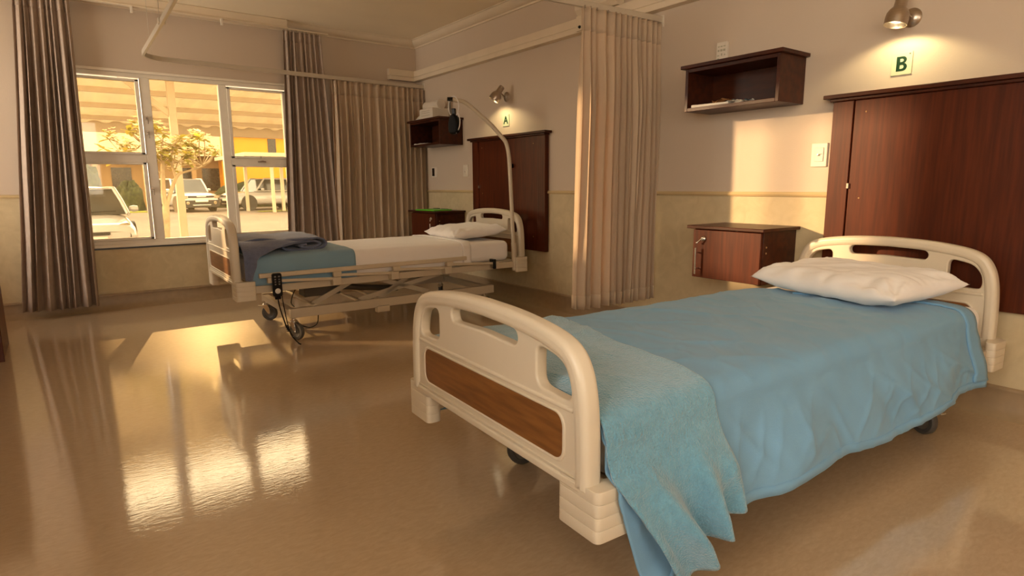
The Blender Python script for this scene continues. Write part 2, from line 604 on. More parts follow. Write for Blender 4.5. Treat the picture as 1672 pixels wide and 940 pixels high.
def sash(x0, x1, z0, z1, ww=.028):
    b = MB()
    b.bx(x0, x1, .002, .05, z0, z0 + ww * .7).bx(x0, x1, .002, .05, z1 - ww * .7, z1).bx(x0, x0 + ww, .002, .05, z0, z1).bx(x1 - ww, x1, .002, .05, z0, z1)
    s = b.build('sash', M_frame, w, bevel=.003)
    g = MB().bx(x0 + ww, x1 - ww, .030, .034, z0 + ww * .7, z1 - ww * .7)
    g.build('pane', M_tint, s, smooth=0)
    return s


SA = [sash(WX0 + .05, -2.634, 1.313, 1.935), sash(WX0 + .05, -2.634, .588, 1.248),
      sash(-1.945, WX1 - .05, 1.297, 1.935), sash(-1.945, WX1 - .05, .588, 1.238)]
g = MB().bx(-2.552, -2.010, .04, .044, WZ0 + .034, WZ1 - .035)
g.build('pane', M_tint, w, smooth=0)
b = MB().bx(WX0, WX1, .0, .2, WZ0 - .004, WZ0 + .003).bx(WX0 - .02, WX1 + .02, -.012, 0, WZ0 - .022, WZ0 + .004)
b.build('window_sill', M_frame, w, bevel=.003)
b = MB().bx(WX0 - .02, WX1 + .02, -.008, 0, WZ0 - .036, WZ0 - .0235)
b.build('sill_seal', M_sill, w)
b = MB().bx(WX0, WX1, -.012, .012, WZ1 - .003, WZ1 + .020)
b.build('window_head', M_frame, w, bevel=.004)
# handles and stays
for (x, z, up) in ((-2.602, 1.62, 1), (-2.602, 1.50, -1), (-2.612, 1.02, -1)):
    b = MB().bx(x - .012, x + .012, -.003, .015, z - .018, z + .018).tube([(x, -.008, z), (x + .004, -.03, z - .004), (x + .004, -.034, z - .05 * abs(up))], .0055, 8)
    b.build('window_handle', M_nickel, w, bevel=.001)
for x in (-1.68,):
    b = MB().bx(x - .035, x + .035, -.0125, .014, 1.262, 1.274).tube([(x - .03, -.012, 1.268), (x, -.026, 1.276), (x + .03, -.012, 1.268)], .004, 8).tube([(x - .01, -.012, 1.30), (x - .01, -.018, 1.325)], .004, 8)
    b.build('window_stay', M_nickel, w)


def plain_window(name, axis, a0, a1, z0, z1, pos, nm):
    w = bpy.data.objects.new(name, None)
    COL.objects.link(w)
    struct(w)

    def q(bb, u0, u1, d0, d1, za, zb):
        if axis == 'Y':
            bb.bx(pos - d1, pos - d0, u0, u1, za, zb)
        else:
            bb.bx(u0, u1, pos - d1, pos - d0, za, zb)
    b = MB()
    q(b, a0, a1, .02, .08, z0, z0 + .05)
    q(b, a0, a1, .02, .08, z1 - .05, z1)
    n = nm + 1
    for i in range(n + 1):
        u = a0 + (a1 - a0) * i / n
        q(b, max(a0, u - .03), min(a1, u + .03), .02, .08, z0, z1)
    b.build('window_frame', M_frame, w, bevel=.004)
    for i in range(n):
        u0 = a0 + (a1 - a0) * i / n + .03
        u1 = a0 + (a1 - a0) * (i + 1) / n - .03
        g = MB()
        q(g, u0, u1, .045, .05, z0 + .05, z1 - .05)
        g.build('pane', M_glass, w, smooth=0)


plain_window('added_window_2', 'Y', -1.5, -.15, .5, 2.48, XL, 1)  # unseen, added so the sun reaches the bedhead wall
plain_window('added_window_3', 'Y', -8.3, -5.2, 1.05, 2.45, XL, 3)  # unseen, added for soft daylight from the left
plain_window('added_window_4', 'X', -3.9, -2.5, .85, 2.35, YF, 1)  # unseen, added behind the camera as daylight fill


# ------------------------------------------------------------------ curtains and tracks
def curtain(name, label, t0, t1, b0, b1, y, z0, z1, n, amp, material, hem=.0, tape=.0, seed=0, group=None, ymap=None, nu=12, hook=.012, topamp=.45):
    rnd = random.Random(seed)
    ph = [rnd.uniform(-.55, .55) for _ in range(n + 2)]
    am = [rnd.uniform(.55, 1.15) for _ in range(n + 2)]
    wd = [rnd.uniform(.5, 1.7) for _ in range(n)]
    S = sum(wd)
    cum = [0]
    for q in wd:
        cum.append(cum[-1] + q / S)

    def path(u, v):
        # u 0..1 across, v 0 top .. 1 bottom
        i = min(int(u * n), n - 1)
        f = u * n - i
        a = am[i] * (1 - f) + am[i + 1] * f
        sx = cum[i] * (1 - f) + cum[i + 1] * f
        k = topamp + (1 - topamp) * sstep(0, .35, v)
        d = nz(u * 5 + seed, v * 1.6, 3.1) * .35 * sstep(.05, .5, v)
        wv = sin(2 * pi * (u * n) + 0.6 * nz(u * 9, v * 1.2, seed))
        wv = math.copysign(abs(wv) ** .75, wv)
        yy = amp * a * k * (wv + d)
        x0 = t0 + (b0 - t0) * max(v, 0.0) ** 1.1
        x1 = t1 + (b1 - t1) * max(v, 0.0) ** 1.1
        x = x0 + (x1 - x0) * sx + .10 * amp * k * sin(4 * pi * u * n + ph[i] * 2) + .012 * nz(u * 6, v * 2.5, seed + 9) * v
        return x, yy

    def fn(u, v, off=0.0, va=0.0, vb=1.0):
        vv = va + (vb - va) * v
        x, yy = path(u, vv)
        zz = z1 + (z0 - z1) * vv + .010 * nz(u * 4, 0, seed) * vv
        yb = ymap(x) if ymap else y
        return (x, yb + yy + off, zz)
    root = thing(name, label, 'curtain', ((b0 + b1) / 2, y, z0), 0, group)
    ofs = Vector(root.location)
    o = MB().grid(lambda u, v: Vector(fn(u, v)) - ofs, n * nu, 26).build('curtain_panel', material, root, smooth=80, solid=.0018)
    H = z1 - z0
    if hem:
        MB().grid(lambda u, v: Vector(fn(u, v, 0, 1 - hem / H, 1.001)) - ofs, n * nu, 2).build('hem', material, root, smooth=80, solid=.0065)
    if tape:
        MB().grid(lambda u, v: Vector(fn(u, v, 0, -.001, tape / H)) - ofs, n * nu, 3).build('heading_tape', material, root, smooth=80, solid=.006)
    for i in range(n):
        x, yy = path((i + .25) / n, 0)
        yb = ymap(x) if ymap else y
        q = Vector((x, yb, z1)) - ofs
        MB().bx(q.x - .003, q.x + .003, q.y - .004, q.y + .004, q.z - .004, q.z + hook).build('hook', M_nickel, root)
    return root


curtain('window_curtain', 'long taupe curtain bunched on the left side of the window', -3.40, -3.06, -3.60, -3.10, -.125, .068, 2.468, 8, .050, M_curt, tape=.09, seed=3, nu=14)
curtain('window_curtain', 'taupe curtain at the right side of the window, beside the cream privacy curtain', -1.435, -1.075, -1.53, -.975, -.105, .068, 2.468, 8, .045, M_curt, tape=.09, seed=8, nu=14)


def y_track_a(x):
    return -.165 - .055 * min(1.0, max(0.0, -x / 1.5)) - .01


curtain('privacy_curtain', 'cream pleated privacy curtain in the corner behind the far bed', -1.03, -.02, -1.06, -.02, -.20, .24, 2.045, 16, .040, M_curt2, hem=.09, tape=.13, seed=21, ymap=y_track_a, nu=10)
curtain('privacy_curtain', 'cream pleated privacy curtain hanging between the two beds', -.695, -.012, -.73, -.035, -3.395, .255, 2.060, 13, .058, M_curt2, hem=.085, tape=.13, seed=33, nu=12,
        ymap=lambda x: -3.395 - .0 * x)

# U-shaped curtain track round the far bed
tp = [(-.002, -.165, 2.072), (-1.48, -.225, 2.072), (-2.44, -.262, 2.072)]
for a in range(1, 8):
    t = a / 8 * pi / 2
    tp.append((-2.44 - .19 * sin(t), -.262 - .22 * (1 - cos(t)), 2.072))
tp += [(-2.63, -.50, 2.072), (-2.635, -1.4, 2.074), (-2.65, -3.0, 2.084)]
for a in range(1, 8):
    t = a / 8 * pi / 2
    tp.append((-2.65 + .2 * (1 - cos(t)), -3.0 - .23 * sin(t), 2.086))
tp += [(-2.45, -3.25, 2.086), (-.9, -3.345, 2.088), (-.002, -3.395, 2.088)]
root = thing('curtain_track', 'U-shaped metal curtain track suspended around the far bed', 'curtain track', (0, 0, 2.07))
b = MB().tube(tp, 1, section=[(-.010, -.019), (.010, -.019), (.010, .019), (-.010, .019)])
for v in b.bm.verts:
    v.co.z -= 2.07
b.build('rail', M_track, root, bevel=.003)
for (x, y) in ((-2.56, -.33), (-2.645, -1.55), (-2.59, -3.14)):
    MB().tube([(x, y, .018), (x, y, ZC - 2.07)], .0018, 6).build('hanger_wire', M_track, root)
for y in (-.165, -3.395):
    MB().bx(-.006, 0, y - .022, y + .022, -.03, .045).build('wall_bracket', M_switch, root, bevel=.002)
MB().bx(-2.655, -2.615, -1.58, -1.52, -.005, .03).build('hanger_clamp', M_track, root, bevel=.002)

# window curtain track and pelmet
root = thing('window_curtain_rail', 'white curtain rail with clips high above the window', 'curtain rail', (-2.8, -.1, 2.47))
b = MB().bx(XL + 2.8, 1.40, -.045, .03, .024, .089)
b.build('pelmet', M_trim, root, bevel=.004)
b = MB().bx(XL + 2.8, 1.40, -.052, -.02, .008, .024).bx(XL + 2.8, 1.40, -.060, -.045, .010, .018)
b.build('rail', M_trim, root, bevel=.002)
MB().bx(1.40, 1.80, -.008, .012, .012, .024).build('rail', M_trim, root, bevel=.002)
for x in (-2.645, -1.97, -3.30):
    b = MB().bx(x + 2.8 - .009, x + 2.8 + .009, -.062, -.040, -.040, .012)
    b.build('clip', M_switch, root, bevel=.002)

# ------------------------------------------------------------------ beds
BL, BW = 2.247, .49
PYZ = Matrix(((0, 0, 1, 0), (1, 0, 0, 0), (0, 1, 0, 0), (0, 0, 0, 1)))      # 2D (a,b) -> (y,z), normal x


def arch(h, inset=0.0, n=5):
    pts = [(.454, 0), (.4535, .08), (.4495, .17), (.441, .235), (.425, .285), (.395, .325), (.345, .350), (.26, .366), (.14, .377), (0, .381)]
    k = h / .381
    P = [Vector((a, c * k)) for a, c in catmull(pts, n)]
    if inset:
        Q = []
        for i, p in enumerate(P):
            t = (P[min(i + 1, len(P) - 1)] - P[max(i - 1, 0)]).normalized()
            nrm = Vector((-t.y, t.x))
            if nrm.x * p.x + nrm.y * (p.y - .1) > 0 and i < len(P) - 1:
                nrm = -nrm
            if i == len(P) - 1:
                nrm = Vector((0, -1))
            Q.append(p + nrm * inset)
        P = Q
    right = [(p.x, p.y) for p in P]
    left = [(-x, y) for x, y in right[::-1][1:]]
    return right + left


def end_board(root, name, x, zb, h, flip):
    z0 = zb + .100
    M = Matrix.Translation((x, 0, z0)) @ PYZ
    outer = arch(h)
    k = h / .381
    inner = arch(h, .046)
    ring = outer + inner[::-1]
    side = lambda s: round_poly([(s * .258, .207 * k), (s * .380, .200 * k), (s * .392, .222 * k), (s * .384, .262 * k), (s * .350, .296 * k), (s * .258, .312 * k)], .03, 5)
    zt = h - .048
    slot = round_poly([(-.168, zt - .046), (0, zt - .040), (.168, zt - .046), (.178, zt - .022), (.166, zt - .004), (.08, zt + .003), (0, zt + .006), (-.08, zt + .003), (-.166, zt - .004), (-.178, zt - .022)], .016, 4)
    b = MB()
    body = arch(h, .015)
    b.plate([body, side(1), side(-1), slot], .017, .006, M)
    b.plate([ring], .027, .017, M, 4)
    # raised lips round the wood panel and above it, kick strip below
    wp0, wp1 = z0 * 0 + .047, .160
    b.plate([rrect(-.372, .372, wp0 - .007, wp1 + .007, .036, 6), rrect(-.362, .362, wp0, wp1, .030, 6)], .0205, .003, M, 2)
    b.plate([rrect(-.43, .43, -.003, .018, .006, 3)], .024, .005, M)
    b.plate([rrect(-.43, .43, .0235, .028, .002, 2)], .0215, .0015, M)
    b.plate([rrect(-.40, .40, .178 * k, .190 * k, .005, 3)], .022, .005, M)
    brd = b.build(name, M_cream, root, smooth=50)
    p = MB().plate([rrect(-.361, .361, wp0 + .001, wp1 - .001, .029, 6)], .0182, .001, M)
    p.build('wood_panel', M_wood, brd, smooth=30)
    return brd


def corner_bracket(root, sx, sy, zb):
    # L block hugging a bed corner, four stacked ribs
    b = MB()
    xo = sx * (BL / 2 + .022)
    xi = sx * (BL / 2 - .100)
    xf = sx * (BL / 2 - .030)
    for i in range(4):
        e = 0.0
        L = [(xo, sy * .347), (xo, sy * .490), (xi, sy * .490), (xi, sy * .452), (xf, sy * .440), (xf, sy * .347)]
        L = round_poly(L, .018, 5)
        lo = zb + i * .0305
        b.plate([L], .0152, .0016, Matrix.Translation((0, 0, lo + .0145)), 2)
    cs = b.build('corner_bracket', M_cream, root, smooth=40)
    return cs


def caster(root, x, y, ang, top, brake=True):
    """fork, stem and wheel; ang is the swivel"""
    R = .060
    ca, sa = cos(ang), sin(ang)
    F = Matrix(((ca, -sa, 0, x), (sa, ca, 0, y), (0, 0, 1, 0), (0, 0, 0, 1)))     # local x = rolling direction
    b = MB()
    b.tube([F @ Vector((0, 0, .118)), F @ Vector((0, 0, top))], .014, 12)
    b.lathe([(0, .118), (.026, .118), (.028, .126), (.020, .136), (0, .136)], F, 16)
    for s in (-1, 1):
        pl = [(-.026, .122), (.024, .122), (.034, .095), (.038, .058), (.030, .048), (.018, .058), (-.004, .092)]
        Mx = F @ Matrix(((1, 0, 0, 0), (0, 0, 1, s * .021), (0, 1, 0, 0), (0, 0, 0, 1)))
        b.prism(pl, -.0022, .0022, Mx)
    b.bx(-.026, .026, -.023, .023, .114, .122, F)
    W = F @ Matrix.Translation((.026, 0, R)) @ Matrix.Rotation(pi / 2, 4, 'X')
    b.tube([W @ Vector((0, 0, -.027)), W @ Vector((0, 0, .027))], .006, 10)
    if brake:
        b.bx(-.062, -.024, -.012, .012, .112, .118, F)
    f = b.build('caster', M_chrome, root, bevel=.0015)
    t = MB().lathe([(.040, -.015), (.055, -.015), (R, -.009), (R, .009), (.055, .015), (.040, .015), (.040, -.015)], W, 28)
    wh = t.build('tyre', M_rubber, f, smooth=50)
    h = MB().lathe([(0, -.012), (.014, -.012), (.016, -.007), (.036, -.007), (.041, -.011), (.041, .011), (.036, .007), (.016, .007), (.014, .012), (0, .012)], W, 24)
    h.build('wheel', M_wheel, f, smooth=40)
    return f


def make_bed(label, x, y, th, zb, dh_foot, dh_head, swivel, rail):
    root = thing('hospital_bed', label, 'bed', (x, y, 0), th)
    end_board(root, 'footboard', -BL / 2, zb, .381 + dh_foot, False)
    end_board(root, 'headboard', BL / 2 - .005, zb, .381 + dh_head, True)
    for sx in (-1, 1):
        for sy in (-1, 1):
            corner_bracket(root, sx, sy, zb)
    # upper frame and deck
    b = MB()
    for s in (-1, 1):
        b.bx(-BL / 2 + .03, BL / 2 - .035, s * .445 - .016, s * .445 + .016, zb + .038, zb + .086)
    b.bx(-BL / 2 + .04, -BL / 2 + .07, -.43, .43, zb + .052, zb + .092)
    b.bx(BL / 2 - .065, BL / 2 - .035, -.43, .43, zb + .03, zb + .08)
    for xx in (-.7, -.25, .25, .7):
        b.bx(xx - .02, xx + .02, -.43, .43, zb + .04, zb + .07)
    b.build('bed_frame', M_metal, root, bevel=.003)
    b = MB().bx(-1.04, 1.05, -.42, .42, zb + .086, zb + .096)
    b.build('mattress_deck', M_metal, root, bevel=.003)
    # base
    b = MB()
    for s in (-1, 1):
        b.bx(-.80, .86, s * .375 - .02, s * .375 + .02, .150, .214)
    b.bx(-.80, -.755, -.36, .36, .160, .205).bx(.80, .845, -.36, .36, .160, .205)
    b.bx(-.18, -.08, -.41, -.36, .115, .160)
    b.build('base_frame', M_metal, root, bevel=.003)
    # lifting arms
    for (xa, za, xb_, zb_) in ((-.28, .205, .50, zb + .045), (.30, .205, -.16, zb + .045), (-.62, .215, -.30, zb + .045), (-.12, .20, .16, zb + .05)):
        b = MB()
        for s in (-1, 1):
            b.bar((xa, s * .30, za), (xb_, s * .30, zb_), .018, .036)
        b.tube([(xb_, -.32, zb_), (xb_, .32, zb_)], .012, 10)
        b.tube([(xa, -.36, za), (xa, .36, za)], .012, 10)
        b.build('lifting_arm', M_metal, root, bevel=.002)
    b = MB().bx(-.66, -.40, -.27, -.13, zb - .055, zb + .03)
    b.build('motor_box', M_darkmetal, root, bevel=.006)
    b = MB().tube([(-.40, -.2, zb - .01), (-.2, -.2, zb - .04), (.10, -.15, .235)], .022, 12)
    b.build('actuator', M_darkmetal, root)
    for (sx, sy), a in zip(((-1, 1), (-1, -1), (1, -1), (1, 1)), swivel):
        caster(root, sx * .775, sy * .375, a, .155, True)
    b = MB()
    b.tube(catmull([(-.76, -.36, .222), (-.79, -.40, .26), (-.77, -.39, zb + .0), (-.72, -.33, zb + .045)], 6), .0035, 6)
    b.tube(catmull([(-.60, -.36, .150), (-.62, -.385, .09), (-.68, -.41, .075), (-.74, -.41, .10)], 6), .0035, 6)
    b.build('cable', M_black, root)
    # pulling out a collapsed side rail
    if rail:
        b = MB()
        b.bx(-1.005, .535, -.512, -.488, zb + .140, zb + .170)
        for xx in (-.93, -.50, -.06, .38):
            b.bx(xx - .028, xx + .028, -.520, -.486, zb + .105, zb + .142)
        r = b.build('side_rail', M_metal, root, bevel=.005)
        for i, xx in enumerate((-.93, -.50, -.06, .38)):
            c = MB().bar((xx + .0, -.505, zb + .118), (xx + .42, -.505, zb + .094), .014, .020)
            c.build('folding_link', M_metal, r, bevel=.004)
            c = MB().bx(xx + .395, xx + .455, -.518, -.46, zb + .048, zb + .104)
            c.build('hinge_block', M_metal, r, bevel=.004)
        MB().bx(.775, .80, -.524, -.462, zb + .05, zb + .128).build('latch', M_black, r, bevel=.003)
    return root


BBX, BBY, BBT, BBZ = -1.2528, -4.8736, -.0510, .255
BAX, BAY, BAT, BAZ = -1.2950, -1.6633, -.0212, .318
bedB = make_bed('hospital bed in the foreground with blue bedspread, cream end boards with wood inlay', BBX, BBY, BBT, BBZ, -.006, .045, (-.25, 2.0, 1.2, .6), False)
bedA = make_bed('raised hospital bed by the window with folded side rail and visible lifting frame', BAX, BAY, BAT, BAZ, .050, .032, (-.7, -1.1, .4, .9), True)


def slab(cx, hx, hy, z0, z1):
    return MB().bx(cx - hx, cx + hx, -hy, hy, z0, z1)


o = slab(-.01, 1.060, .425, BBZ + .098, BBZ + .262).build('mattress', M_white, None, (BBX, BBY, 0), BBT, bevel=.045, bseg=5, smooth=60)
tag(o, 'white-sheeted mattress under the blue bedspread of the foreground bed', 'mattress')
o = slab(-.04, 1.030, .440, BAZ + .098, BAZ + .262).build('mattress', M_white, None, (BAX, BAY, 0), BAT, bevel=.045, bseg=5, smooth=60)
tag(o, 'white-sheeted mattress bare at the pillow end of the far bed', 'mattress')


# generic cloth over a mattress: cross-section parameter s is arc length from the near hem over the top to the far hem
def cover_profile(s, near, far, hw, zt, r, flare):
    """returns (y, z, region, l) for s in [0, total]; near side is -y"""
    top = 2 * (hw - r)
    q = pi / 2 * r
    s1 = near
    if s < s1:
        l = s1 - s                       # how far down from the fold
        return (-hw - flare * l, zt - r - l, -1, l)
    s -= s1
    if s < q:
        a = s / r
        return (-hw + r - r * cos(a), zt - r + r * sin(a), 0, 0)
    s -= q
    if s < top:
        return (-hw + r + s, zt, 0, 0)
    s -= top
    if s < q:
        a = s / r
        return (hw - r + r * sin(a), zt - r + r * cos(a), 0, 0)
    s -= q
    return (hw + flare * s, zt - r - s, 1, s)


# bedspread of the near bed
ZT = BBZ + .268


def top_wrinkle(x, y):
    k = .008 * nz(x * 3.1, y * 3.6, 1.0) + .004 * nz(x * 9 + y * 4, y * 5.5, 4.0) + .003 * nz(x * 17, y * 11 - x * 6, 9.0)
    k += .006 * abs(1 - 2 * abs(nz(x * 3.5 + y * 2.5, y * 2.6 - x, 21.0))) ** 6 + .004 * abs(1 - 2 * abs(nz(x * 7 - y * 5, y * 4, 25.0))) ** 6
    return k * (1 - .4 * sstep(.25, .42, abs(y)))


def spread_top(x, y):
    return ZT + top_wrinkle(x, y) + .012 * sstep(.43, .30, abs(y))


def side_fold(x, l):
    """outward billow of the hanging side at distance l below the mattress edge"""
    f = sstep(0, .16, l)
    q = .020 + .012 * sin(x * 13 + l * 5.5 + 1.4 * nz(x * 2.2, l * 3, 5.0))
    q += .010 * sin(x * 29 - l * 9 + 2 * nz(x * 3, 1, 3)) * sstep(.02, .2, l) * max(0, nz(x * 1.6, .4, 6.0) + .25)
    q += .018 * nz(x * 5.2 - l * 3.2, l * 3.0, 2.0) + .009 * nz(x * 14 - l * 9, l * 5, 8.0)
    q += .016 * max(0.0, sin(x * 4.3 - l * 7.0 + 1.1)) ** 6
    q += .012 * abs(1 - 2 * abs(nz(x * 3.6 - l * 4.5, l * 2.2 + x, 12.0))) ** 5 + .007 * abs(1 - 2 * abs(nz(x * 8 + l * 6, l * 3 - x * 2, 15.0))) ** 5
    q = .022 + (q - .022) * (1 - .55 * sstep(.12, .30, l))
    q = max(q, .002 + .15 * max(q, -.02))
    return f * q + .030 * sstep(-.60, -.42, x) * sstep(-.10, -.30, x) * f * sstep(.0, .3, l) + .006 * (1 - f) * abs(nz(x * 9, l * 9, 1.5))


HWB, RB = .440, .055


def spread(u, v):
    # hem droops towards the foot corner
    xh = -1.085 + 1.97 * u
    near = .268 - .025 * sstep(0, .8, xh) + .15 * sstep(-.82, -1.03, xh) + .014 * sin(xh * 2.1 + .8) + .010 * sin(xh * 7.3)
    far = .23
    tot = near + far + pi * RB + 2 * (HWB - RB)
    y, z, reg, l = cover_profile(v * tot, near, far, HWB, ZT, RB, .13)
    xe = .63 + .30 * sstep(.45, -.55, y)                # slanting head edge
    x = -1.093 + (xe + 1.093) * u
    if reg == 0:
        z += top_wrinkle(x, y) + .012 * sstep(.43, .30, abs(y))
        y -= .007 * abs(nz(x * 6.5, z * 3, 7.7)) * sstep(-.36, -.43, y)
    elif reg == -1:
        y -= side_fold(x, l)
        x += .34 * max(0, l - .12) * sstep(-.85, -1.06, x)
        if x < -.98:
            y = min(y, -.4555 - .045 * sstep(.070, .096, l))
    else:
        y += .012 + .010 * sin(x * 15) * sstep(0, .2, l)
    return (x, y, z)


b = MB().grid(spread, 260, 170)
o = b.build('bedspread', M_blue, None, (BBX, BBY, 0), BBT, smooth=180, solid=.004)
tag(o, 'pale blue cotton bedspread draped over the foreground bed', 'bedspread')


def spread_hem(u, v):
    # sewn hem: narrow doubled band along the near edge
    a = spread(u, 0.0)
    c = spread(u, .020 + 0 * v)
    t = v
    return (a[0] + (c[0] - a[0]) * t, a[1] + (c[1] - a[1]) * t - .0022, a[2] + (c[2] - a[2]) * t)


MB().grid(spread_hem, 150, 2).build('sewn_hem', M_blue, o, smooth=180, solid=.0035)


def fold_back(u, v):
    # doubled turn-back at the head edge, near side
    s0, s1 = .02, .62
    a = spread(1.0 - .0 * v, s0 + (s1 - s0) * u)
    bb = spread(.955, s0 + (s1 - s0) * u)
    k = v
    return (a[0] + (bb[0] - a[0]) * k, a[1] + (bb[1] - a[1]) * k - (.005 if a[2] < ZT - .05 else 0), a[2] + (bb[2] - a[2]) * k + (.006 if a[2] > ZT - .06 else 0))


MB().grid(fold_back, 70, 4).build('turned_edge', M_blue, o, smooth=180, solid=.007)


# turquoise fleece folded across the foot
def fleece(u, v):
    hw, r = HWB + .007, RB + .004
    zt = ZT + .013
    near = .318 - .035 * u + .045 * exp(-((u - .10) / .20) ** 2) + .008 * sin(u * 9) - .030 * sstep(.70, .74, u)
    far = .20
    tot = near + far + pi * r + 2 * (hw - r)
    y, z, reg, l = cover_profile(v * tot, near, far, hw, zt, r, .13)
    xr = -.665 + .035 * sin(y * 5) - .03 * sstep(-.3, -.47, y) + .03 * (l if reg == -1 else 0) / .3 + .05 * sstep(.0, .5, y)
    xl = -1.0955
    if reg == -1:
        xl += .60 * max(0, l - .10)
    x = xl + (xr - xl) * u
    if reg == 0:
        z += .006 * nz(x * 4, y * 4, 3.0) + .010 * sstep(.43, .30, abs(y)) + .002 * nz(x * 20, y * 20, 1)
        z += .004 * sstep(.90, 1.0, u)
        z = max(z, spread_top(x, y) + .009) if abs(y) < .38 else z
        y -= .009 * sstep(-.36, -.43, y)
    else:
        f = sstep(.02, .28, l)
        wv = .014 + .068 * exp(-((u - .24 - .34 * l) / .085) ** 2) - .018 * exp(-((u - .45 - .2 * l) / .09) ** 2) + .044 * exp(-((u - .70 + .1 * l) / .075) ** 2) - .012 * exp(-((u - .85) / .06) ** 2) + .016 * exp(-((u - .97) / .05) ** 2) + .016 * exp(-((u - .02) / .08) ** 2)
        wv += .014 * abs(nz(u * 5, l * 6, 2.0))
        if reg == -1:
            y -= side_fold(x, l) * .85 + .010 + f * wv + .003 * nz(x * 9, l * 9, 1.5)
            if x < -.98:
                y = min(y, -.463 - .052 * sstep(.078, .106, l))
        else:
            y += .026 + .01 * sin(x * 15)
    return (x, y, z)




b = MB().grid(fleece, 110, 130)
o = b.build('fleece_blanket', M_fleece, None, (BBX, BBY, 0), BBT, smooth=180, solid=.007)
tag(o, 'turquoise fleece blanket spread over the foot of the foreground bed', 'blanket')


def pillow(name, label, bx, by, bt, cx, cy, rot, hx, hy, zlow, h, seed, lift, tilt=0.0):
    def surf(sgn):
        def fn(u, v):
            a, c = u * 2 - 1, v * 2 - 1
            ea = max(0.0, 1 - abs(a) ** 3.4) ** .55
            ec = max(0.0, 1 - abs(c) ** 4.2) ** .55
            t = ea * ec
            # edges pull in between the corners
            X = hx * a * (1 - .085 * (1 - c * c) * (abs(a) ** 3)) + .010 * nz(c * 2.2, seed, a) * abs(a) ** 3
            Y = hy * c * (1 - .05 * (1 - a * a) * (abs(c) ** 3)) + .008 * nz(a * 2.5, seed + 4, c) * abs(c) ** 3
            wr = .016 * nz(X * 7 + seed, Y * 5, 1) + .009 * nz(X * 17 + Y * 9, Y * 8, seed) + .005 * nz(X * 30, Y * 14 + X * 12, seed + 2)
            for qa in (-1, 1):
                for qc in (-1, 1):
                    da, dc = a - qa, (c - qc) * hy / hx
                    dist = sqrt(da * da + dc * dc)
                    ang = math.atan2(abs(dc), abs(da) + 1e-5)
                    wr += .009 * sin(ang * 9 + seed + qa + 2 * qc) * exp(-((dist - .42) / .28) ** 2)
            # gathers along the long front seam
            wr += .006 * sin(c * 15 + 2.5 * nz(c * 3, 1, seed)) * exp(-((a + .80) / .16) ** 2)
            edge = min(1.0, 3 * t)
            z = zlow + h * .42 + lift * (.5 + .5 * a) + tilt * c
            if sgn > 0:
                z += h * .60 * t + wr * edge
            else:
                z -= min(h * .41, h * .60 * t) - wr * .25 * edge
            z += .006 * nz(c * 4, a * 4, seed + 5) * (1 - t)
            cr, sr = cos(rot), sin(rot)
            return (cx + X * cr - Y * sr, cy + X * sr + Y * cr, z)
        return fn
    b = MB().grid(surf(1), 60, 90).grid(surf(-1), 60, 90)
    o = b.build(name, M_white, None, (bx, by, 0), bt, smooth=180, weld=True)
    return tag(o, label, 'pillow')


pillow('pillow', 'white pillow on the blue bedspread of the foreground bed', BBX, BBY, BBT, .770, -.015, -.17, .235, .355, ZT + .022, .112, 3.0, .030)
pillow('pillow', 'white pillow at the head of the far bed by the window', BAX, BAY, BAT, .790, -.05, -.08, .245, .315, BAZ + .276, .095, 11.0, .03)

# linen on the far bed
ZA = BAZ + .262


def cover_a(x0, x1, hw, zt, near, far, r, seed, edge_w=0.0):
    def fn(u, v):
        tot = near + far + pi * r + 2 * (hw - r)
        y, z, reg, l = cover_profile(v * tot, near, far, hw, zt, r, .02)
        x = x0 + (x1 - x0) * u
        if reg == 0:
            z += .004 * abs(nz(x * 5, y * 5, 3.0)) + .002 * abs(nz(x * 16, y * 16, 3.0)) + .008 * sstep(.44, .25, abs(y))
        else:
            y += reg * (.004 * abs(nz(x * 8, l * 8, seed)) + .0025 * (1 + sin(x * 21 + l * 18 + seed)) * sstep(0, .06, l))
        x += edge_w * sin(y * 6 + seed) * sstep(.9, 1, u)
        return (x, y, z)
    return fn


b = MB().grid(cover_a(-1.05, .60, .4460, ZA + .005, .125, .125, .045, 3.0, .012), 60, 70)
o = b.build('top_sheet', M_white, None, (BAX, BAY, 0), BAT, smooth=180, solid=.004)
tag(o, 'white top sheet tucked over the middle of the far bed', 'sheet')
MB().grid(lambda u, v: (lambda p: (p[0] + .0, p[1], p[2] + .004))(cover_a(.53, .605, .4500, ZA + .008, .125, .125, .045, 3.0, .012)(u, v)), 4, 70).build('turned_edge', M_white, o, smooth=180, solid=.006)
b = MB().grid(cover_a(-1.058, -.345, .4575, ZA + .014, .140, .14, .048, 6.0, .008), 40, 70)
o = b.build('draw_sheet', M_blue2, None, (BAX, BAY, 0), BAT, smooth=180, solid=.004)
tag(o, 'blue sheet wrapped over the foot end of the far bed', 'sheet')

# folded grey-blue blanket
zb0 = ZA + .0185
path = [(-.640, zb0 + .044), (-.690, zb0 + .036), (-.660, zb0 + .024), (-.585, zb0 + .023), (-.545, zb0 + .040), (-.565, zb0 + .058), (-.64, zb0 + .062), (-.72, zb0 + .054), (-.80, zb0 + .038), (-.78, zb0 + .014),
        (-.70, zb0 + .008), (-.56, zb0 + .008), (-.505, zb0 + .034), (-.515, zb0 + .066), (-.56, zb0 + .082), (-.66, zb0 + .078), (-.76, zb0 + .074), (-.86, zb0 + .086), (-.96, zb0 + .092), (-1.04, zb0 + .080), (-1.085, zb0 + .055)]
CPATH = catmull([(a, 0, c) for a, c in path], 5)


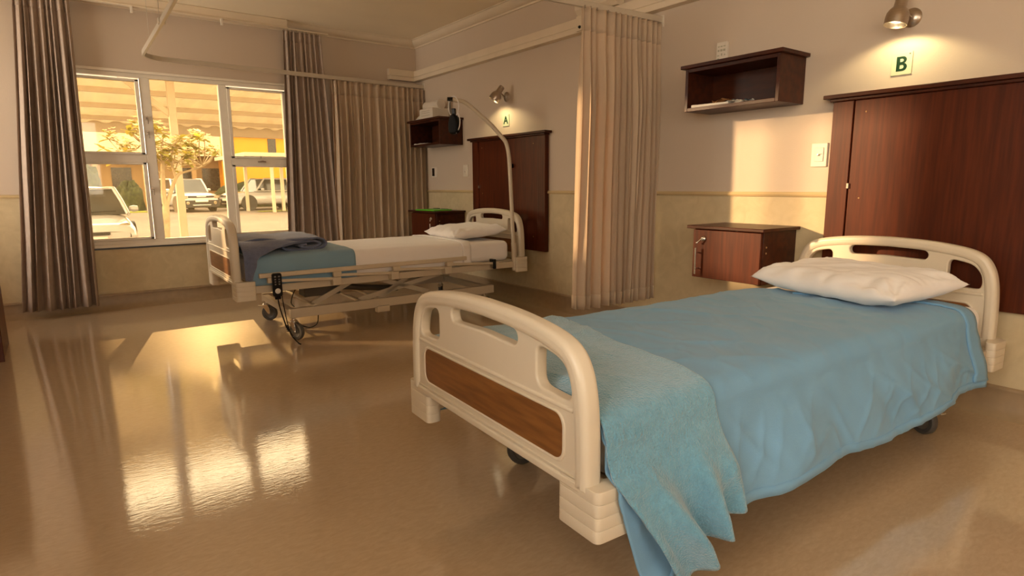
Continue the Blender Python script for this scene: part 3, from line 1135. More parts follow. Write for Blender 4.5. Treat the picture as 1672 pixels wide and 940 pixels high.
def blanket(u, v):
    i = min(int(u * (len(CPATH) - 1)), len(CPATH) - 2)
    f = u * (len(CPATH) - 1) - i
    p = CPATH[i].lerp(CPATH[i + 1], f)
    y = -.335 + .66 * v + .03 * (p.x + .8) + .010 * nz(p.x * 8, v * 3, 2)
    hump = .012 * sin(v * pi) * sstep(zb0 + .03, zb0 + .09, p.z)
    return (p.x + .012 * nz(v * 4, u * 3, 5) * sstep(.0, .2, u), y, p.z + hump + .006 * nz(p.x * 9, v * 5, 1) * sstep(zb0 + .04, zb0 + .08, p.z))


def blanket_drape(u, v):
    # near corner hanging down beside the footboard; u across (foot to head), v downwards
    prof = catmull([(0, -.30, zb0 + .088), (0, -.365, zb0 + .082), (0, -.43, zb0 + .055), (0, -.478, zb0 + .005), (0, -.492, zb0 - .07), (0, -.498, zb0 - .15)], 5)
    i = min(int(v * (len(prof) - 1)), len(prof) - 2)
    f = v * (len(prof) - 1) - i
    p = prof[i].lerp(prof[i + 1], f)
    xl = -1.083
    xr = -.62 - .20 * sstep(.0, .35, v) - .19 * sstep(.25, .7, v) - .035 * sstep(.7, 1, v)
    x = xl + (xr - xl) * u
    drop = .030 * sstep(.55, 1, u) * (1 - v) * (v > .02)
    return (x, p.y + .008 * nz(x * 12, v * 4, 2) - .012 * sin(u * pi) * v, p.z - drop + .006 * nz(x * 9, v * 5, 8) - .02 * (1 - u) * (1 - v) * .5)


b = MB().grid(blanket, 110, 24).grid(blanket_drape, 26, 30)
o = b.build('folded_blanket', M_grey, None, (BAX, BAY, 0), BAT, smooth=180, solid=.013)
tag(o, 'folded grey-blue blanket at the foot of the far bed', 'blanket')
b = MB().grid(lambda u, v: (-1.06 + .62 * u, .10 + .33 * v, ZA + .060 + .045 * sin(pi * min(1, v * 1.2)) * (1 - .35 * u) + .02 * sin(u * 7) * (1 - u)), 20, 12)
b.grid(lambda u, v: (-1.06 + .62 * u, .10 + .33 * (v > .5), ZA + .018 + (.042 + .02 * sin(u * 7) * (1 - u)) * v), 20, 1)
o = b.build('folded_towel', M_tan, None, (BAX, BAY, 0), BAT, smooth=60, solid=.008)
tag(o, 'tan folded cloth behind the grey-blue blanket on the far bed', 'towel')

# trapeze pole of the far bed
P = [(1.030, -.452, .335), (1.020, -.445, .70), (1.010, -.439, 1.0), (1.002, -.434, 1.20), (.994, -.429, 1.30), (.976, -.419, 1.375), (.943, -.400, 1.422), (.88, -.363, 1.504), (.775, -.303, 1.612),
     (.735, -.280, 1.652), (.700, -.260, 1.680), (.668, -.242, 1.694), (.60, -.203, 1.706)]
root = thing('trapeze_pole', 'bent cream lifting pole rising over the head of the far bed', 'lifting pole', (BAX, BAY, 0), BAT)
MB().tube([P[0]] + catmull(P[1:], 4), .0165, 14).build('pole', M_metal, root, smooth=60)
MB().tube([(1.031, -.453, .33), (1.026, -.450, .56)], .0225, 14).build('socket_sleeve', M_metal, root, smooth=60)
MB().tube([(.612, -.210, 1.7055), (.575, -.189, 1.709)], [.0185, .014], 12).build('end_cap', M_black, root, smooth=60)
tr = thing('trapeze_grip', 'black triangular grip hanging on a white strap from the lifting pole', 'grip handle', (BAX, BAY, 0), BAT)
hx, hy, hz = .618, -.213, 1.706
b = MB()
lp = []
for i in range(25):
    a = 2 * pi * i / 24
    lp.append((hx + .026 * cos(a) * .9, hy - .040 * cos(a), hz - .055 + .078 * sin(a)))
b.tube(lp, .0045, 8)
b.tube(catmull([(hx + .018, hy - .034, hz - .10), (hx + .026, hy - .05, hz - .16), (hx + .018, hy - .048, hz - .22), (hx + .0, hy - .03, hz - .262)], 6), .004, 8)
b.build('white_strap', M_white, tr, smooth=80)
# grip: a rounded, slightly twisted loop body
b = MB()
Mg = Matrix.Translation((hx, hy, hz - .185)) @ Matrix.Rotation(.5, 4, 'Z')
b.plate([round_poly([(-.045, -.070), (-.020, -.085), (.022, -.085), (.045, -.068), (.048, .0), (.030, .055), (.008, .075), (-.012, .075), (-.034, .052), (-.048, .0)], .02, 5)], .024, .016, Mg @ PYZ, 4)
b.build('grip', mat('grip_black', (.008, .008, .008), .45, spec=.08, var=.1), tr, smooth=60)
MB().bx(-.011, .011, -.017, .017, .062, .115, Mg).build('strap_buckle', M_black, tr, bevel=.004)
MB().tube([Mg @ Vector((-.0, .03, .06)), Mg @ Vector((0, .032, .165))], .004, 8).build('cord', M_ink, tr)

# hand control hooked over the side rail
hc = thing('hand_control', 'black handset hooked on the side rail of the far bed with a dangling cable', 'bed remote', (BAX, BAY, 0), BAT)
Mh = Matrix.Translation((-.905, -.530, .412))
b = MB().plate([rrect(-.030, .030, -.075, .075, .012, 5)], .011, .005, Mh @ Matrix(((1, 0, 0, 0), (0, 0, 1, 0), (0, 1, 0, 0), (0, 0, 0, 1))))
b.bx(-.02, .02, -.004, .040, .060, .068, Mh).bx(-.02, .02, .030, .036, .03, .064, Mh)
b.bx(-.018, .018, -.008, .008, -.095, -.07, Mh)
b.build('handset', M_black, hc, bevel=.002)
b = MB()
for (px, pz, s) in ((-.012, .054, .006), (.012, .054, .006), (-.012, .036, .005), (.012, .036, .005), (-.012, .020, .005), (.012, .020, .005), (-.012, .004, .005), (.012, .004, .005)):
    b.bx(px - s, px + s, -.0135, -.010, pz - s * .8, pz + s * .8, Mh)
b.build('buttons', mat('button_grey', (.22, .20, .17), .5, var=.2), hc, bevel=.001)
MB().lathe([(0, .0), (.016, .0), (.018, -.003), (0, -.003)], Mh @ Matrix.Translation((0, -.0135, -.040)) @ Matrix.Rotation(pi / 2, 4, 'X'), 20).build('round_button', M_paper, hc)
b = MB().tube(catmull([(-.905, -.530, .318), (-.900, -.532, .27), (-.885, -.535, .20), (-.870, -.54, .14), (-.852, -.545, .10), (-.835, -.55, .06), (-.80, -.56, .012), (-.788, -.565, .0075)], 7), .0045, 8)
b.tube(catmull([(-.880, -.53, .34), (-.872, -.525, .27), (-.862, -.53, .18), (-.852, -.54, .11)], 7), .003, 8)
for k in range(4):
    z = .135 - k * .012
    b.bx(-.876 + k * .004, -.858 + k * .004, -.552, -.532, z, z + .006)
b.build('cable', M_black, hc)


# ------------------------------------------------------------------ bedhead wall: panels, shelves, cabinets
def bed_panel(label, y0, y1, z0, zt, latch=None):
    """mahogany panel fixed to the wall; y0 > y1"""
    root = thing('headboard_panel', label, 'wall panel', (0, (y0 + y1) / 2, z0))
    c = (y0 + y1) / 2
    h = zt - z0
    a, d = y0 - c, y1 - c
    MB().bx(-.036, -.001, d + .105, a - .105, 0, h).build('panel_board', M_maho, root, bevel=.002)
    for (p, q) in ((a - .100, a), (d, d + .100)):
        MB().bx(-.042, -.001, p, q, 0, h).build('stile', M_maho, root, bevel=.002)
    b = MB().bx(-.058, -.001, d - .012, a + .012, h, h + .014).bx(-.075, -.001, d - .040, a + .040, h + .014, h + .034)
    b.build('cap_moulding', M_maho2, root, bevel=.003)
    for (yy, zz) in ((a - .16, h - .06), (d + .16, h - .06), (a - .16, .12), (d + .16, .12), (a - .16, h * .5)):
        MB().lathe([(0, .0), (.004, .0), (.004, -.002), (0, -.002)], Matrix.Translation((-.036, yy, zz)) @ Matrix.Rotation(pi / 2, 4, 'Y'), 10).build('screw_cap', M_tan, root)
    MB().bx(-.046, -.034, a - .108, a - .098, h * .55, h * .55 + .025).build('hinge', M_chrome, root)
    if latch:
        yy, zz = latch
        b = MB().bx(-.056, -.036, yy - c - .016, yy - c + .016, zz - z0 - .018, zz - z0 + .016).bx(-.066, -.054, yy - c - .028, yy - c - .006, zz - z0 - .012, zz - z0 + .012)
        b.tube([(-.045, yy - c, zz - z0 + .012), (-.05, yy - c + .004, zz - z0 + .05)], .003, 6)
        b.build('latch', M_black, root, bevel=.002)
    return root


bed_panel('tall mahogany wall panel behind the far bed, under letter A', -1.162, -2.255, .475, 1.436, (-1.80, 1.20))
bed_panel('large mahogany wall panel behind the foreground bed, under letter B', -4.570, -5.68, .475, 1.440)


def wall_shelf(label, y0, y1, z0, z1, d):
    root = thing('wall_shelf', label, 'shelf', (0, (y0 + y1) / 2, z0))
    a, e = (y0 - y1) / 2, -(y0 - y1) / 2
    h = z1 - z0
    t = .020
    b = MB().bx(-d, -.001, e, e + t, 0, h).bx(-d, -.001, a - t, a, 0, h).bx(-d, -.001, e + t, a - t, 0, t).bx(-d, -.001, e + t, a - t, h - t, h)
    b.build('shelf_box', M_maho2, root, bevel=.002)
    MB().bx(-.010, -.001, e + t, a - t, t, h - t).build('back_panel', M_maho2, root)
    MB().bx(-d - .022, -.001, e - .022, a + .022, h, h + .020).build('top_board', M_maho2, root, bevel=.003)
    return root


wall_shelf('open mahogany wall shelf above the foreground bed, holding papers', -3.797, -4.387, 1.452, 1.692, .250)
wall_shelf('open mahogany wall shelf above the far bed, with a dispenser on top', -.318, -.934, 1.428, 1.668, .262)


def bedside(label, y0, y1, z0, z1, d, handle_side):
    root = thing('bedside_cabinet', label, 'cabinet', (0, (y0 + y1) / 2, z0))
    a, e = (y0 - y1) / 2, -(y0 - y1) / 2
    h = z1 - z0
    MB().bx(-d + .02, -.001, e, a, 0, h).build('body', M_maho2, root, bevel=.002)
    door = MB().bx(-d, -d + .018, e + .004, a - .004, .004, h - .006).build('door', M_maho, root, bevel=.002)
    MB().bx(-d - .022, -.001, e - .022, a + .028, h, h + .018).build('top_board', M_maho2, root, bevel=.003)
    s = handle_side
    yh = s * ((y0 - y1) / 2 - .045)
    b = MB().tube([(-d - .032, yh, h * .09), (-d - .032, yh, h * .62)], .006, 10)
    for z in (h * .20, h * .52):
        b.tube([(-d - .032, yh, z), (-d + .002, yh, z)], .004, 8)
    b.build('handle', M_chrome, door, smooth=50)
    yl = yh - s * .028
    b = MB().lathe([(0, .012), (.010, .012), (.016, .006), (.017, 0)], Matrix.Translation((-d, yl, h * .80)) @ Matrix.Rotation(-pi / 2, 4, 'Y'), 18)
    b.build('lock', M_chrome, door)
    b = MB().bx(-d - .022, -d - .010, yl - .002, yl + .002, h * .80 - .006, h * .80 + .006).tube([(-d - .02, yl, h * .80), (-d - .026, yl + s * .02, h * .73)], .0035, 6).lathe([(0, .006), (.006, .004), (.007, 0), (.006, -.004), (0, -.006)], Matrix.Translation((-d - .026, yl + s * .024, h * .72)), 10)
    b.build('key', M_chrome, door)
    for z in (h * .60, h * .71):
        MB().lathe([(0, 0), (.005, 0), (.005, -.002), (0, -.002)], Matrix.Translation((-d + .05, e, z)) @ Matrix.Rotation(-pi / 2, 4, 'X'), 10).build('screw_cap', M_tan, root)
    return root


bedside('mahogany bedside cabinet mounted beside the foreground bed', -3.968, -4.400, .495, .780, .345, 1)
bedside('mahogany bedside cabinet beside the far bed, with a green folder on it', -.445, -.940, .495, .765, .345, -1)


# ------------------------------------------------------------------ lamps and letters
def wall_lamp(label, yw, zw, neck, mouth, disc_r=.043):
    root = thing('wall_lamp', label, 'wall lamp', (0, yw, zw))
    Mx = Matrix.Rotation(-pi / 2, 4, 'Y')
    MB().lathe([(0, .022), (.016, .021), (.034, .014), (disc_r, .004), (disc_r, .0005), (0, .0005)], Mx, 28).build('wall_disc', M_nickel, root, smooth=40)
    O = Vector((0, yw, zw))
    n, m = Vector(neck) - O, Vector(mouth) - O
    d = (m - n).normalized()
    mid = n.lerp(m, .45)
    MB().tube(catmull([(-.015, 0, 0), (-.035, 0, .006), tuple(mid * .72 + Vector((0, 0, .01))), tuple(mid)], 5), .007, 10).build('arm', M_nickel, root, smooth=60)
    L = (m - n).length
    q = Vector((0, 0, 1)).rotation_difference(d).to_matrix().to_4x4()
    T = Matrix.Translation(n) @ q
    k = L / .13
    prof = [(0, -.012), (.018, -.011), (.025, -.004), (.026, .052 * k), (.028, .056 * k), (.038, .066 * k), (.046, .082 * k), (.048, .102 * k), (.047, L), (.044, L), (.040, L - .012), (.026, L - .045), (0, L - .05)]
    MB().lathe(prof, T, 32).build('lamp_shade', M_nickel, root, smooth=40)
    bulb = [(0, L - .049), (.018, L - .044), (.027, L - .032), (.026, L - .022), (.016, L - .015), (0, L - .013)]
    MB().lathe(bulb, T, 24).build('bulb', M_bulb, root)
    return Vector(mouth), d


lampB = wall_lamp('brushed metal wall lamp shining over letter B', -4.880, 1.790, (-.125, -4.884, 1.868), (-.150, -4.872, 1.738))
lampA = wall_lamp('brushed metal wall lamp shining over letter A', -1.675, 1.801, (-.098, -1.735, 1.866), (-.160, -1.697, 1.759))


def letter_sign(ch, label, y0, y1, z0, z1, size):
    root = thing('letter_sign', label, 'sign', (0, (y0 + y1) / 2, (z0 + z1) / 2))
    hw, hh = abs(y1 - y0) / 2, (z1 - z0) / 2
    MB().bx(-.006, -.0005, -hw, hw, -hh, hh).build('sign_plate', M_sign, root, bevel=.0015)
    # text in local xy -> faces -X, reading direction -Y
    M = Matrix(((0, 0, -1, -.0068), (-1, 0, 0, 0), (0, 1, 0, 0), (0, 0, 0, 1)))
    if ch == 'B':
        def dd(x0, x1, y0, y1, r):
            pts = [(x0, y0)]
            for k in range(11):
                a = -pi / 2 + pi * k / 10
                pts.append((x1 - r + r * cos(a), (y0 + y1) / 2 + (y1 - y0) / 2 * sin(a)))
            return pts + [(x0, y1)]
        lo = dd(-.022, .024, -.033, .003, .019)
        hi = dd(-.022, .021, .001, .033, .017)
        outer = lo[:-2] + [(.0115, .002)] + hi[2:]
        MB().plate([outer, dd(-.007, .0105, -.023, -.0055, .009), dd(-.007, .0085, .008, .023, .008)], .0009, .0002, M, 1).build('letter', M_green, root, smooth=0)
    else:
        MB().text(ch, size, .0008, M, bold=.0016).build('letter', M_green, root, smooth=0)
    b = MB().lathe([(0, .001), (.003, .001), (.003, 0)], Matrix.Translation((-.006, -hw + .012, hh - .010)) @ Matrix.Rotation(-pi / 2, 4, 'Y'), 10)
    b.build('screw', M_ink, root)


letter_sign('B', 'small square sign with a dark green letter B', -4.812, -4.902, 1.537, 1.640, .094)
letter_sign('A', 'small square sign with a dark green letter A', -1.618, -1.712, 1.549, 1.650, .094)


def wall_plate(name, label, cat, y0, y1, z0, z1, kind):
    root = thing(name, label, cat, (0, (y0 + y1) / 2, (z0 + z1) / 2))
    hw, hh = abs(y1 - y0) / 2, (z1 - z0) / 2
    MB().bx(-.009, -.0005, -hw, hw, -hh, hh).build('face_plate', M_switch, root, bevel=.003)
    if kind == 'call':
        MB().bx(-.013, -.008, -hw * .58, hw * .52, -hh * .55, hh * .62).build('button_module', M_switch, root, bevel=.002)
        MB().lathe([(0, .009), (.005, .008), (.006, 0)], Matrix.Translation((-.012, 0, 0)) @ Matrix.Rotation(-pi / 2, 4, 'Y'), 14).build('push_button', M_chrome, root)
        MB().bx(-.0135, -.012, -hw * .45, -hw * .1, hh * .06, hh * .10).build('marking', M_ink, root)
    elif kind == 'socket':
        MB().bx(-.010, -.0085, -hw * .15, hw * .78, -hh * .78, hh * .78).build('socket_insert', M_black, root, bevel=.001)
    else:
        MB().bx(-.013, -.008, -hw * .5, hw * .5, -hh * .62, hh * .62).build('rocker', M_switch, root, bevel=.002)
        MB().lathe([(0, .004), (.004, .003), (.005, 0)], Matrix.Translation((-.0125, 0, -.01)) @ Matrix.Rotation(-pi / 2, 4, 'Y'), 12).build('push_button', M_chrome, root)


wall_plate('nurse_call_button', 'white call button plate beside the large panel of the foreground bed', 'call button', -4.454, -4.540, 1.118, 1.242, 'call')
wall_plate('light_switch', 'cream switch plate beside the mahogany panel of the far bed', 'switch', -.938, -1.022, 1.118, 1.232, 'switch')
wall_plate('wall_socket', 'wall plate with a black insert below the shelf of the far bed', 'socket', -.300, -.410, 1.120, 1.226, 'socket')

# notice plaque above the near shelf
root = thing('wall_notice', 'small pale printed notice standing against the wall above the near shelf', 'notice', (0, -3.873, 1.716))
MB().bx(-.022, -.001, -.036, .036, 0, .146).build('notice_block', M_switch, root, bevel=.003)
b = MB()
rnd = random.Random(4)
for col in range(3):
    for k in range(5):
        yy = -.026 + col * .020
        zz = .018 + k * .025
        b.bx(-.0232, -.0215, yy, yy + rnd.uniform(.006, .016), zz, zz + rnd.uniform(.004, .014))
b.build('print_marks', mat('print_grey', (.46, .42, .30), .6, var=.1), root)

# papers lying in the near shelf
ZS = 1.473


def sheet_stack(name, label, cat, m, y, x, w, d, th, rz, z, crumple=0.0, seed=0):
    def fn(u, v):
        return ((u - .5) * d, (v - .5) * w, th + crumple * (nz(u * 3 + seed, v * 3, 1) + .5) + .003 * nz(u * 6, v * 6, seed))
    b = MB().grid(fn, 12, 16)
    b.bx(-d / 2, d / 2, -w / 2, w / 2, 0, th * .98)
    o = b.build(name, m, None, (x, y, z), rz, smooth=30)
    tag(o, label, cat)
    return o


sheet_stack('magazine', 'white-covered magazine flat at the left end of the near wall shelf', 'magazine', M_paper, -3.945, -.150, .23, .16, .014, .12, ZS)
sheet_stack('brochure', 'orange leaflet in the paper heap on the near wall shelf', 'leaflet', M_orange, -3.935, -.085, .10, .12, .006, .5, ZS + .0165, .028, 3)
sheet_stack('brochure', 'teal leaflet in the paper heap on the near wall shelf', 'leaflet', M_teal, -4.045, -.090, .13, .14, .008, -.2, ZS + .002, .030, 6)
sheet_stack('paper_pile', 'crumpled white papers on the front of the near wall shelf', 'papers', M_paper, -4.108, -.165, .12, .10, .005, -.25, ZS, .020, 9)
sheet_stack('paper_pile', 'thin papers lying in the shelf of the far bed', 'papers', M_paper, -.50, -.17, .24, .15, .006, .1, 1.449, .006, 2)
# dispenser and card on the far shelf
root = thing('paper_dispenser', 'white paper dispenser standing on the shelf above the far bed', 'dispenser', (-.13, -.60, 1.6885))
MB().bx(-.095, .095, -.135, .135, 0, .105).build('body', M_switch, root, bevel=.006)
MB().tube([(-.0, -.150, .140), (.0, .150, .140)], .048, 20).build('roll', M_switch, root, smooth=50)
b = MB()
for z in (.035, .060, .078):
    b.bx(-.0965, -.0945, -.08, .09, z, z + .004)
b.build('print_lines', mat('print_tan', (.50, .42, .30), .6, var=.1), root)
root = thing('folded_card', 'small folded white card beside the dispenser on the far shelf', 'card', (-.16, -.385, 1.6885))
b = MB().bar((-.05, -.0, 0.002), (.0, .0, .058), .10, .003, (1, 0, 0)).bar((.0, .0, .058), (.05, .0, .002), .10, .003, (1, 0, 0))
b.build('card_leaf', M_paper, root)
# folder and pens on the far cabinet
o = MB().bx(-.11, .11, -.16, .16, 0, .012).build('folder', M_folder, None, (-.235, -.72, .7835), .12, bevel=.002)
tag(o, 'bright green folder lying on the cabinet of the far bed', 'folder')
o = MB().tube([(0, -.055, .006), (0, .055, .006)], [.006, .0055], 8).build('pen', M_black, None, (-.07, -.66, .7835), .2)
tag(o, 'black pen behind the green folder on the far cabinet', 'pen')
o = MB().bx(-.02, .02, -.035, .035, 0, .014).build('phone', M_black, None, (-.085, -.52, .7835), .2, bevel=.004)
tag(o, 'small dark gadget behind the green folder at the corner side', 'gadget')

# box over the trunking
root = thing('wall_unit', 'small cream wall box fixed over the trunking next to the middle curtain', 'wall box', (0, -2.86, 2.255))
b = MB().prism([(-.001, -.005), (-.068, -.005), (-.10, .03), (-.10, .085), (-.075, .12), (-.001, .12)], -.20, .20, Matrix(((1, 0, 0, 0), (0, 0, 1, 0), (0, 1, 0, 0), (0, 0, 0, 1))))
b.build('housing', M_trim, root, bevel=.004)
MB().bx(-.083, -.060, .10, .20, -.11, -.006).build('cover_flap', M_trim, root, bevel=.003)
MB().lathe([(0, .012), (.008, .011), (.012, 0)], Matrix.Translation((-.083, .16, -.085)) @ Matrix.Rotation(-pi / 2, 4, 'Y'), 14).build('knob', M_black, root)

# wardrobe sliver at the left
root = thing('wardrobe', 'dark red-brown cupboard at the left edge of the room', 'cupboard', (-3.96, -1.20, 0))
MB().bx(-.335, .305, -.262, .268, .0, 1.30).build('carcass', mat('cupboard_brown', (.20, .085, .03), .35, col2=(.13, .05, .018), vscale=3, stretch=(8, 8, 1)), root, bevel=.002)
MB().bx(-.335, .312, -.285, -.264, .0, 1.30).build('door', M_maho, root, bevel=.002)
MB().tube([(.24, -.31, .55), (.24, -.31, .75)], .006, 8).tube([(.24, -.31, .57), (.24, -.284, .57)], .004, 8).tube([(.24, -.31, .73), (.24, -.284, .73)], .004, 8).build('handle', M_chrome, root)

# ------------------------------------------------------------------ outdoors


def gz(y):
    return -.40 + .0075 * y


b = MB().grid(lambda u, v: (-30 + 70 * u, .2 + 70 * v, gz(.2 + 70 * v)), 2, 2)
struct(b.build('ground', M_tar, smooth=0))
b = MB().grid(lambda u, v: (-12 + 12.2 * u, 28.5 + 3.2 * v, gz(28.5 + 3.2 * v) + .04), 2, 2).bx(-12, .2, 28.4, 28.5, -.25, -.145)
tag(b.build('lawn', M_lawn, smooth=0), 'sunny strip of lawn beyond the driveway', 'lawn', kind='stuff')
b = MB().grid(lambda u, v: (4.6 + 3.5 * u, 25.0 + .8 * v, gz(25.0 + .8 * v) + .03), 2, 2)
tag(b.build('lawn', M_lawn, smooth=0), 'small grass verge under the far carport posts', 'lawn', kind='stuff')


def car_wheel(root, x, y, r, w, s):
    M = Matrix.Translation((x, y, r)) @ Matrix.Rotation(pi / 2, 4, 'Y')
    t = MB().lathe([(r * .62, -w / 2), (r * .9, -w / 2), (r, -w * .3), (r, w * .3), (r * .9, w / 2), (r * .62, w / 2), (r * .62, -w / 2)], M, 28).build('wheel', M_tyre, root, smooth=50)
    b = MB().lathe([(0, s * w * .40), (r * .16, s * w * .42), (r * .18, s * w * .30), (0, s * w * .30)], M, 16)
    b.lathe([(r * .55, s * w * .30), (r * .66, s * w * .46), (r * .68, s * w * .30), (r * .55, s * w * .28)], M, 28)
    b.lathe([(0, s * w * .12), (r * .6, s * w * .12), (r * .6, s * w * .08), (0, s * w * .08)], M, 24)
    for k in range(6):
        a = 2 * pi * k / 6
        p0 = M @ Vector((r * .12 * cos(a), r * .12 * sin(a), s * w * .36))
        p1 = M @ Vector((r * .60 * cos(a), r * .60 * sin(a), s * w * .36))
        b.bar(p0, p1, .035, .05, (1, 0, 0))
    b.build('rim', M_rim, t, smooth=40)


def make_car(name, label, loc, rz, W, L, H, hood, kind):
    """car with its nose at local -y"""
    root = thing(name, label, 'car', loc, rz)
    zb = H * (.58 if kind != 'suv' else .60)      # belt line
    zl = .20 if kind != 'suv' else .26
    hw = W / 2
    # lower body loft
    if kind == 'hatch':
        st = [(0.0, .80, .30, .52), (.06, .90, .24, .60), (.22, .97, .20, .68), (.55, 1.0, .19, .76), (.95, 1.0, .19, .86), (1.4, 1.0, .19, .90), (2.4, 1.0, .19, .90), (3.3, .99, .20, .90), (L - .12, .95, .24, .86), (L, .86, .32, .74)]
    else:
        st = [(0.0, .90, .34, .80), (.05, .95, .30, .88), (.18, .99, .27, .97), (.6, 1.0, .26, 1.01), (1.15, 1.0, .26, 1.04), (1.6, 1.0, .26, 1.06), (2.6, 1.0, .26, 1.06), (3.6, 1.0, .27, 1.06), (L - .1, .97, .30, 1.02), (L, .92, .36, .92)]
    kz = zb / (.90 if kind == 'hatch' else 1.06)
    b = MB()
    n = 36

    def body(u, v):
        i = min(int(u * (len(st) - 1)), len(st) - 2)
        f = u * (len(st) - 1) - i
        y, w, lo, hi = (st[i][k] * (1 - f) + st[i + 1][k] * f for k in range(4))
        a = v * 2 * pi
        c, s = cos(a), sin(a)
        e = .42
        X = hw * w * math.copysign(abs(c) ** e, c)
        zc, hh = (lo + hi * kz) / 2, (hi * kz - lo) / 2
        Z = zc + hh * math.copysign(abs(s) ** e, s)
        X *= 1 - .06 * max(0, (Z - zc) / max(hh, .01))
        return (X, y, Z)
    b.grid(body, 27, n)
    for yy in (0, L):
        lo_, hi_ = (st[0][2], st[0][3] * kz) if yy == 0 else (st[-1][2], st[-1][3] * kz)
        ww = (st[0][1] if yy == 0 else st[-1][1]) * hw
        b.prism(rrect(-ww * .97, ww * .97, lo_ + .01, hi_ - .01, .06), yy - .004, yy + .004, Matrix(((1, 0, 0, 0), (0, 0, 1, 0), (0, 1, 0, 0), (0, 0, 0, 1))))
    b.build('car_body', M_car, root, smooth=50, weld=True)
    # greenhouse
    if kind == 'hatch':
        yf, yft, yrt, yr = 1.00, 1.62, L - .55, L - .12
        wt = .74
    else:
        yf, yft, yrt, yr = 1.20, 1.72, L - .35, L - .08
        wt = .83
    wb = .93
    A = {}
    for s in (-1, 1):
        A[s] = [Vector((s * hw * wb, yf, zb - .03)), Vector((s * hw * wt, yft, H - .05)), Vector((s * hw * wt, yrt, H - .05)), Vector((s * hw * wb, yr, zb - .03))]
    b = MB()
    v1 = [b.bm.verts.new(p) for p in A[1]]
    v2 = [b.bm.verts.new(p) for p in A[-1]]
    b.bm.faces.new(v1)
    b.bm.faces.new(v2[::-1])
    for i in range(4):
        b.bm.faces.new((v1[i], v2[i], v2[(i + 1) % 4], v1[(i + 1) % 4]))
    b.build('glazing', M_carglass, root, smooth=0)
    b = MB()
    b.grid(lambda u, v: ((u - .5) * 2 * hw * (wt + .015) , yft - .04 + (yrt - yft + .12) * v, H - .055 + .055 * (1 - (2 * u - 1) ** 4) * (1 - .6 * (2 * v - 1) ** 4)), 10, 10)
    b.bx(-hw * wt, hw * wt, yft - .02, yrt + .05, H - .075, H - .05)
    for s in (-1, 1):
        p = A[s]
        b.tube([p[0], p[0].lerp(p[1], .5) + Vector((s * .01, 0, .01)), p[1]], .045, 8)
        b.tube([p[2], p[3]], .07, 8)
        m0 = p[0].lerp(p[3], .48)
        m1 = p[1].lerp(p[2], .42)
        b.tube([m0, m1], .04, 8)
        b.tube([p[1], p[2]], .045, 8)
        b.tube([p[0] + Vector((0, 0, .02)), p[3] + Vector((0, 0, .02))], .035, 8)
    b.build('roof', M_car, root, smooth=50)
    for s in (-1, 1):
        mb = MB().lathe([(0, -.10), (.055, -.08), (.075, 0), (.06, .08), (0, .10)], Matrix.Translation((s * (hw + .09), yf + .28, zb + .08)) @ Matrix.Rotation(pi / 2, 4, 'Y'), 14)
        mb.tube([(s * hw * .93, yf + .28, zb + .02), (s * (hw + .05), yf + .28, zb + .06)], .025, 8)
        mb.build('wing_mirror', M_car, root, smooth=60)
    XZ = Matrix(((1, 0, 0, 0), (0, 0, 1, 0), (0, 1, 0, 0), (0, 0, 0, 1)))
    if kind == 'hatch':
        for s in (-1, 1):
            hl = [(s * .40, .45), (s * .47, .54), (s * .60, .595), (s * .74, .60), (s * .77, .54), (s * .74, .475), (s * .55, .44)]
            b = MB().plate([round_poly([(x * hw / .85, z) for x, z in hl], .05, 5)], .05, .02, Matrix.Translation((0, -.045, .045)) @ Matrix.Rotation(s * .22, 4, 'Z') @ Matrix.Rotation(-.30, 4, 'X') @ XZ)
            b.build('headlight', M_lens, root, smooth=50)
        b = MB().plate([rrect(-.30, .30, .40, .47, .034)], .03, .01, Matrix.Translation((0, .0, 0)) @ XZ)
        b.build('grille', M_bumper, root)
        b = MB().plate([round_poly([(-hw * .80, .36), (hw * .80, .36), (hw * .84, .22), (-hw * .84, .22)], .05)], .06, .02, Matrix.Translation((0, .03, -.03)) @ XZ)
        b.build('front_apron', mat('apron_tan', (.42, .33, .22), .5, var=.1), root)
        b = MB().plate([rrect(-.40, .40, .225, .285, .03)], .03, .008, Matrix.Translation((0, -.015, -.02)) @ XZ)
        b.build('air_intake', M_bumper, root)
        MB().bx(-.24, .24, -.075, -.045, .275, .375).build('number_plate', M_plate, root, bevel=.004)
        MB().tube([(-.66, .95, zb + .03), (-.1, 1.0, zb + .045)], .012, 6).tube([(0, .95, zb + .03), (.55, 1.0, zb + .045)], .012, 6).build('wipers', M_bumper, root)
    else:
        b = MB().plate([round_poly([(-hw * .97, .58), (hw * .97, .58), (hw * .99, .30), (hw * .90, .22), (-hw * .90, .22), (-hw * .99, .30)], .06)], .10, .03, Matrix.Translation((0, .06, 0)) @ XZ)
        b.build('front_bumper', M_bumper, root, smooth=50)
        MB().plate([rrect(-hw * .68, hw * .68, .70, .79, .02)], .03, .008, Matrix.Translation((0, .0, 0)) @ XZ).build('grille', M_bumper, root)
        MB().bx(-.22, .22, -.045, -.03, .735, .775).build('grille_badge', M_rim, root, bevel=.006)
        for s in (-1, 1):
            MB().plate([rrect(min(s * hw * .70, s * hw * .96), max(s * hw * .70, s * hw * .96), .66, .80, .04)], .05, .015, Matrix.Translation((0, .03, 0)) @ XZ).build('headlight', M_lens, root)
            MB().lathe([(0, .02), (.07, .015), (.08, 0), (0, 0)], Matrix.Translation((s * hw * .72, -.045, .45)) @ Matrix.Rotation(pi / 2, 4, 'X'), 16).build('fog_light', M_lens, root)
        MB().bx(-.30, .30, -.075, -.05, .50, .61).build('number_plate', M_plate, root, bevel=.004)
        MB().bx(-.42, .42, -.07, -.045, .33, .37).build('skid_strip', M_rim, root, bevel=.005)
    wr = .30 if kind == 'hatch' else .37
